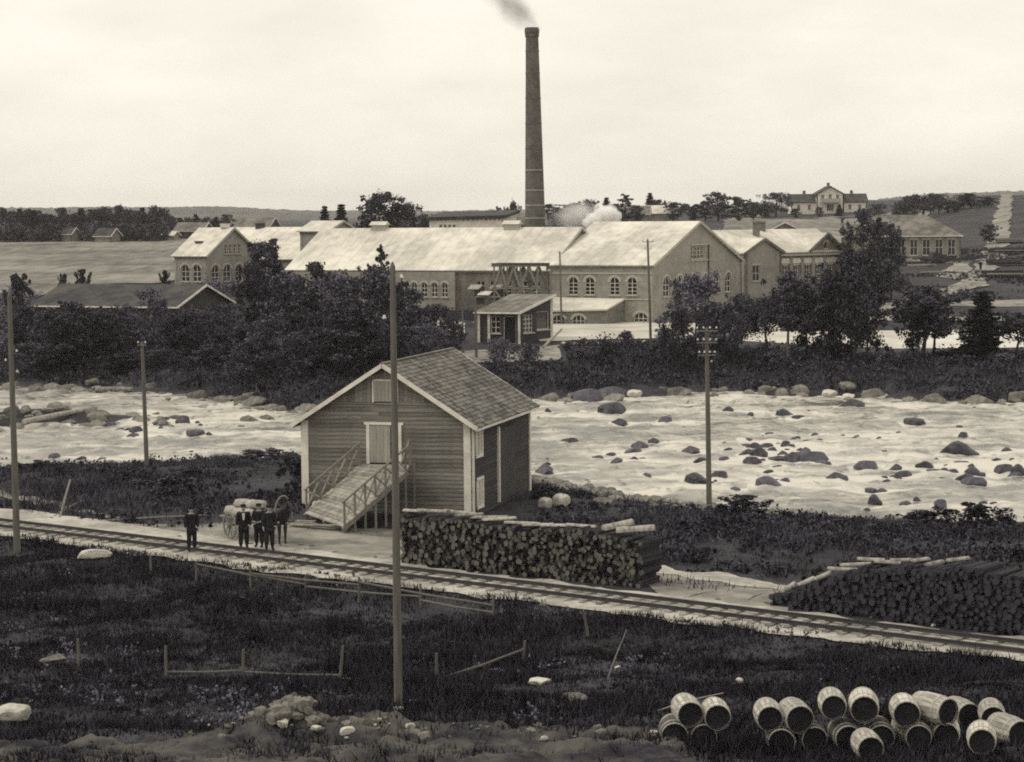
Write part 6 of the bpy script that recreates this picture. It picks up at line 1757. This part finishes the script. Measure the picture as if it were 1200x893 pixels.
    mb = MB(); mb.lathe([(.088, -.02), (.097, .03), (.085, .075), (.04, .1), (.005, .105)], 14, Matrix.Translation((0, .008, 1.68))); mb.build('hair', M_cloth2, r, smooth=True)
    if hat:
        mb = MB(); mb.lathe([(.098, 0), (.118, .03), (.118, .055), (.07, .085), (.005, .09)], 14, Matrix.Translation((0, 0, 1.705))); mb.prism([(-.07, -.08, 1.705), (.07, -.08, 1.705), (.05, -.17, 1.695), (-.05, -.17, 1.695)], (0, 0, .015)); mb.build('cap', M_cloth, r, smooth=False)
    return r
def foot(px, py): 
    p = ground(px, py); p.z += .06; return p
human('person', foot(225, 648), .5, 'lone man in dark work clothes and cap standing beside the rails', 'down', True, M_cloth, M_cloth, scale=1.1)
human('person', foot(286, 645.5), .15, 'man in dark suit with white shirt front standing by the track', 'down', True, M_cloth, M_cloth, True, scale=1.1)
human('person', foot(316, 648.5), .4, 'man in dark clothes standing close beside the dark horse', 'down', True, M_cloth, M_cloth, scale=1.12)
human('person', foot(304, 644.5), -.3, 'man in dark jacket between the white-shirted man and the horse', 'front', True, M_cloth, M_cloth, scale=1.08)
pf = ground(1149, 318)
human('person', pf, .3, 'tiny dark figure standing on the pale road at right', 'down', True, M_cloth, M_cloth)

# ------------------------------------------------------------------ horse and cart
hp = ground(324, 640.5); hp.z += .04
hrz = -.92
horse = empty('horse', hp, 'dark harnessed horse standing with raised head beside the men', 'horse', None, hrz)
V = [(-.68, 0, 1.28), (-.1, 0, 1.2), (.48, 0, 1.24), (.78, 0, 1.52), (1.0, 0, 1.86), (1.06, 0, 1.98), (1.28, 0, 1.80), (1.46, 0, 1.60)]
Rr = [(.27, .29), (.30, .31), (.26, .31), (.13, .2), (.085, .14), (.08, .10), (.075, .10), (.06, .07)]
E = [(0, 1), (1, 2), (2, 3), (3, 4), (4, 5), (5, 6), (6, 7)]
for s in (-1, 1):
    b_ = len(V); V += [(.50, s * .15, .95), (.53, s * .15, .54), (.50, s * .15, .16), (.56, s * .15, .05)]; Rr += [.12, .065, .045, .06]; E += [(2, b_), (b_, b_ + 1), (b_ + 1, b_ + 2), (b_ + 2, b_ + 3)]
    b_ = len(V); V += [(-.52, s * .17, .92), (-.80, s * .16, .52), (-.74, s * .16, .16), (-.68, s * .16, .05)]; Rr += [.16, .07, .045, .06]; E += [(0, b_), (b_, b_ + 1), (b_ + 1, b_ + 2), (b_ + 2, b_ + 3)]
link('body', skin('body', V, E, Rr, 1, 2), horse, M_hide)
for s in (-1, 1):
    mb = MB(); mb.tube([(1.0, s * .06, 2.03), (1.02, s * .075, 2.17)], [.035, .005], 6); mb.build('ear', M_hide, horse)
mb = MB()
for k in range(14):
    t = k / 13; p = Vector((.55 + .5 * t, 0, 1.55 + .55 * t)); mb.prism([(p.x - .06, .03, p.z), (p.x + .05, .03, p.z + .04), (p.x - .02, .10, p.z - .22), (p.x - .1, .1, p.z - .2)], (0, .02, 0))
mb.build('mane', M_cloth, horse)
mb = MB(); mb.tube([(-.92, 0, 1.35), (-1.05, 0, 1.15), (-1.06, 0, .7), (-1.02, 0, .45)], [.05, .07, .075, .02], 7); mb.build('tail', M_cloth, horse)
mb = MB()
for k in range(16):
    a0, a1_ = 2 * math.pi * k / 16, 2 * math.pi * (k + 1) / 16
    mb.beam((.62 + .14 * math.sin(a0), .27 * math.cos(a0), 1.3 + .36 * math.sin(a0)), (.62 + .14 * math.sin(a1_), .27 * math.cos(a1_), 1.3 + .36 * math.sin(a1_)), .07, .07)
mb.build('collar', M_cloth2, horse)
cart = empty('cart', hp, 'two-wheeled cart with shafts standing behind the dark horse', 'cart', None, hrz)
mb = MB()
for k in range(6): mb.box((-2.5, -.6 + k * .24, .92), (2.6, .22, .05))
mb.build('bed', M_post, cart)
for s in (-1, 1):
    mb = MB(); mb.tube([(-3.6, s * .55, .85), (-1.2, s * .5, .88), (.6, s * .42, 1.02), (.95, s * .42, 1.1)], .045, 7); mb.build('shaft', M_post, cart)
    MW = Matrix.Translation((-2.6, s * .85, .62)) @ Matrix.Rotation(math.pi / 2, 4, 'X')
    mb = MB(); mb.lathe([(.52, -.03), (.6, -.03), (.6, .03), (.52, .03), (.52, -.03)], 20, MW, cap=False); w_ = mb.build('wheel', M_post, cart)
    for k in range(10):
        a0 = math.pi * 2 * k / 10; mb = MB(); mb.beam((0, 0, 0), (.54 * math.cos(a0), .54 * math.sin(a0), 0), .04, .04); sp_ = mb.build('spoke', M_post, w_, MW)
    mb = MB(); mb.lathe([(.09, -.12), (.09, .12)], 10, MW); mb.build('hub', M_post, w_)
mb = MB(); mb.beam((-2.6, -.85, .62), (-2.6, .85, .62), .08, .08); mb.build('axle', M_iron, cart)
mb = MB(); pts = [(.62, .45 * math.cos(math.pi * k / 12), 1.1 + 1.1 * math.sin(math.pi * k / 12) ** .8) for k in range(13)]; mb.tube(pts, .04, 7); mb.build('shaft_bow', M_post, cart)
cm4 = Matrix.Translation(hp) @ Matrix.Rotation(hrz, 4, 'Z')
def sack_mesh(seed):
    bm = bmesh.new(); bmesh.ops.create_icosphere(bm, subdivisions=3, radius=1); off = Vector((seed * 7.1, 3, 5))
    for v in bm.verts:
        v.co.x = math.copysign(abs(v.co.x) ** .6, v.co.x); v.co.y = math.copysign(abs(v.co.y) ** .75, v.co.y)
        v.co *= 1 + .16 * noise.noise(v.co * 1.7 + off); v.co.z = max(v.co.z, -.7)
    for f in bm.faces: f.smooth = True
    me = bpy.data.meshes.new('sack'); bm.to_mesh(me); bm.free(); me.materials.append(M_sack); return me
SK = [sack_mesh(i) for i in range(4)]
for i, (x, y, z, rz_) in enumerate(((-3.3, -.3, 1.16, .2), (-3.2, .35, 1.16, -.1), (-2.5, -.35, 1.16, .1), (-2.5, .32, 1.18, .3), (-1.8, -.3, 1.17, -.2), (-1.75, .35, 1.17, .1), (-2.9, 0, 1.5, .4), (-2.1, .05, 1.52, -.2), (-1.65, .1, 1.55, .6))):
    tag(inst('sack', SK[i % 4], None, cm4 @ Matrix.Translation((x, y, z)) @ Matrix.Rotation(rz_, 4, 'Z') @ Matrix.Diagonal((.42, .28, .22, 1))), 'pale stuffed sack heaped on the cart behind the horse', 'sack', 'sacks on the cart')

# ------------------------------------------------------------------ smoke and steam
def vol(name, loc, dims, dens, col, label, scale=1.2, thr=.42, power=1.0, rz=0.0, tilt=0.0):
    bm = bmesh.new(); bmesh.ops.create_icosphere(bm, subdivisions=3, radius=1)
    me = bpy.data.meshes.new(name); bm.to_mesh(me); bm.free()
    o_ = link(name, me, None, None, Matrix.Translation(loc) @ Matrix.Rotation(tilt, 4, 'Y') @ Matrix.Diagonal((*dims, 1)))
    m = bpy.data.materials.new(name); m.use_nodes = True; nt = m.node_tree; nt.nodes.clear()
    N = nt.nodes.new; lk = nt.links.new
    tc = N('ShaderNodeTexCoord'); ln = N('ShaderNodeVectorMath'); ln.operation = 'LENGTH'; lk(tc.outputs['Object'], ln.inputs[0])
    nz = N('ShaderNodeTexNoise'); nz.inputs['Scale'].default_value = scale; nz.inputs['Detail'].default_value = 4; lk(tc.outputs['Object'], nz.inputs['Vector'])
    su = N('ShaderNodeMath'); su.operation = 'MULTIPLY_ADD'; su.inputs[1].default_value = -.75; lk(ln.outputs['Value'], su.inputs[0]); lk(nz.outputs[0], su.inputs[2])
    mr_2 = N('ShaderNodeMapRange'); mr_2.inputs[1].default_value = thr - .42; mr_2.inputs[2].default_value = thr; mr_2.inputs[3].default_value = 0; mr_2.inputs[4].default_value = dens; lk(su.outputs[0], mr_2.inputs[0])
    pv = N('ShaderNodeVolumePrincipled'); pv.inputs['Color'].default_value = (*col, 1); pv.inputs['Anisotropy'].default_value = 0.0
    lk(mr_2.outputs[0], pv.inputs['Density'])
    out = N('ShaderNodeOutputMaterial'); lk(pv.outputs[0], out.inputs['Volume'])
    me.materials.append(m)
    return tag(o_, label, 'smoke' if name == 'smoke' else 'steam', kind='stuff')
ct = Vector((CHX - .35, CHY, 40.2))
vol('smoke', ct + Vector((-2.2, 0, 2.4)), (4.6, 2.2, 2.5), .42, (.46, .45, .43), 'grey smoke drifting left from the chimney top', 1.7, .30, tilt=.75)
vol('smoke', ct + Vector((-4.2, 0, 5.2)), (4.8, 2.8, 3.2), .26, (.48, .47, .45), 'thin upper smoke leaving the top of the view', 1.6, .32, tilt=.6)
sp1 = aty(709, 254, 285)
vol('steam', sp1, (2.3, 1.8, 1.9), 5.0, (.995, .99, .98), 'bright white puff of steam above the broad mill roof', 1.5, .22)
vol('steam', aty(697, 259, 286), (1.9, 1.6, 1.4), 4.0, (.995, .99, .98), 'white steam puff left of the brightest puff', 1.5, .22)
vol('steam', aty(675, 252, 300), (4.6, 2.2, 2.8), .8, (.99, .985, .97), 'thin veil of steam right of the chimney', 1.6, .34)

# ------------------------------------------------------------------ haze
mb = MB(); mb.box((0, 3400, 30), (9000, 7200, 120))
hz = mb.build('haze', None)
m = bpy.data.materials.new('haze'); m.use_nodes = True; nt = m.node_tree; nt.nodes.clear()
pv = nt.nodes.new('ShaderNodeVolumePrincipled'); pv.inputs['Color'].default_value = (.98, .96, .92, 1); pv.inputs['Density'].default_value = .00008; pv.inputs['Anisotropy'].default_value = .2
out = nt.nodes.new('ShaderNodeOutputMaterial'); nt.links.new(pv.outputs[0], out.inputs['Volume'])
hz.data.materials.append(m)
tag(hz, 'thin pale summer haze over the whole valley', 'haze', kind='stuff')
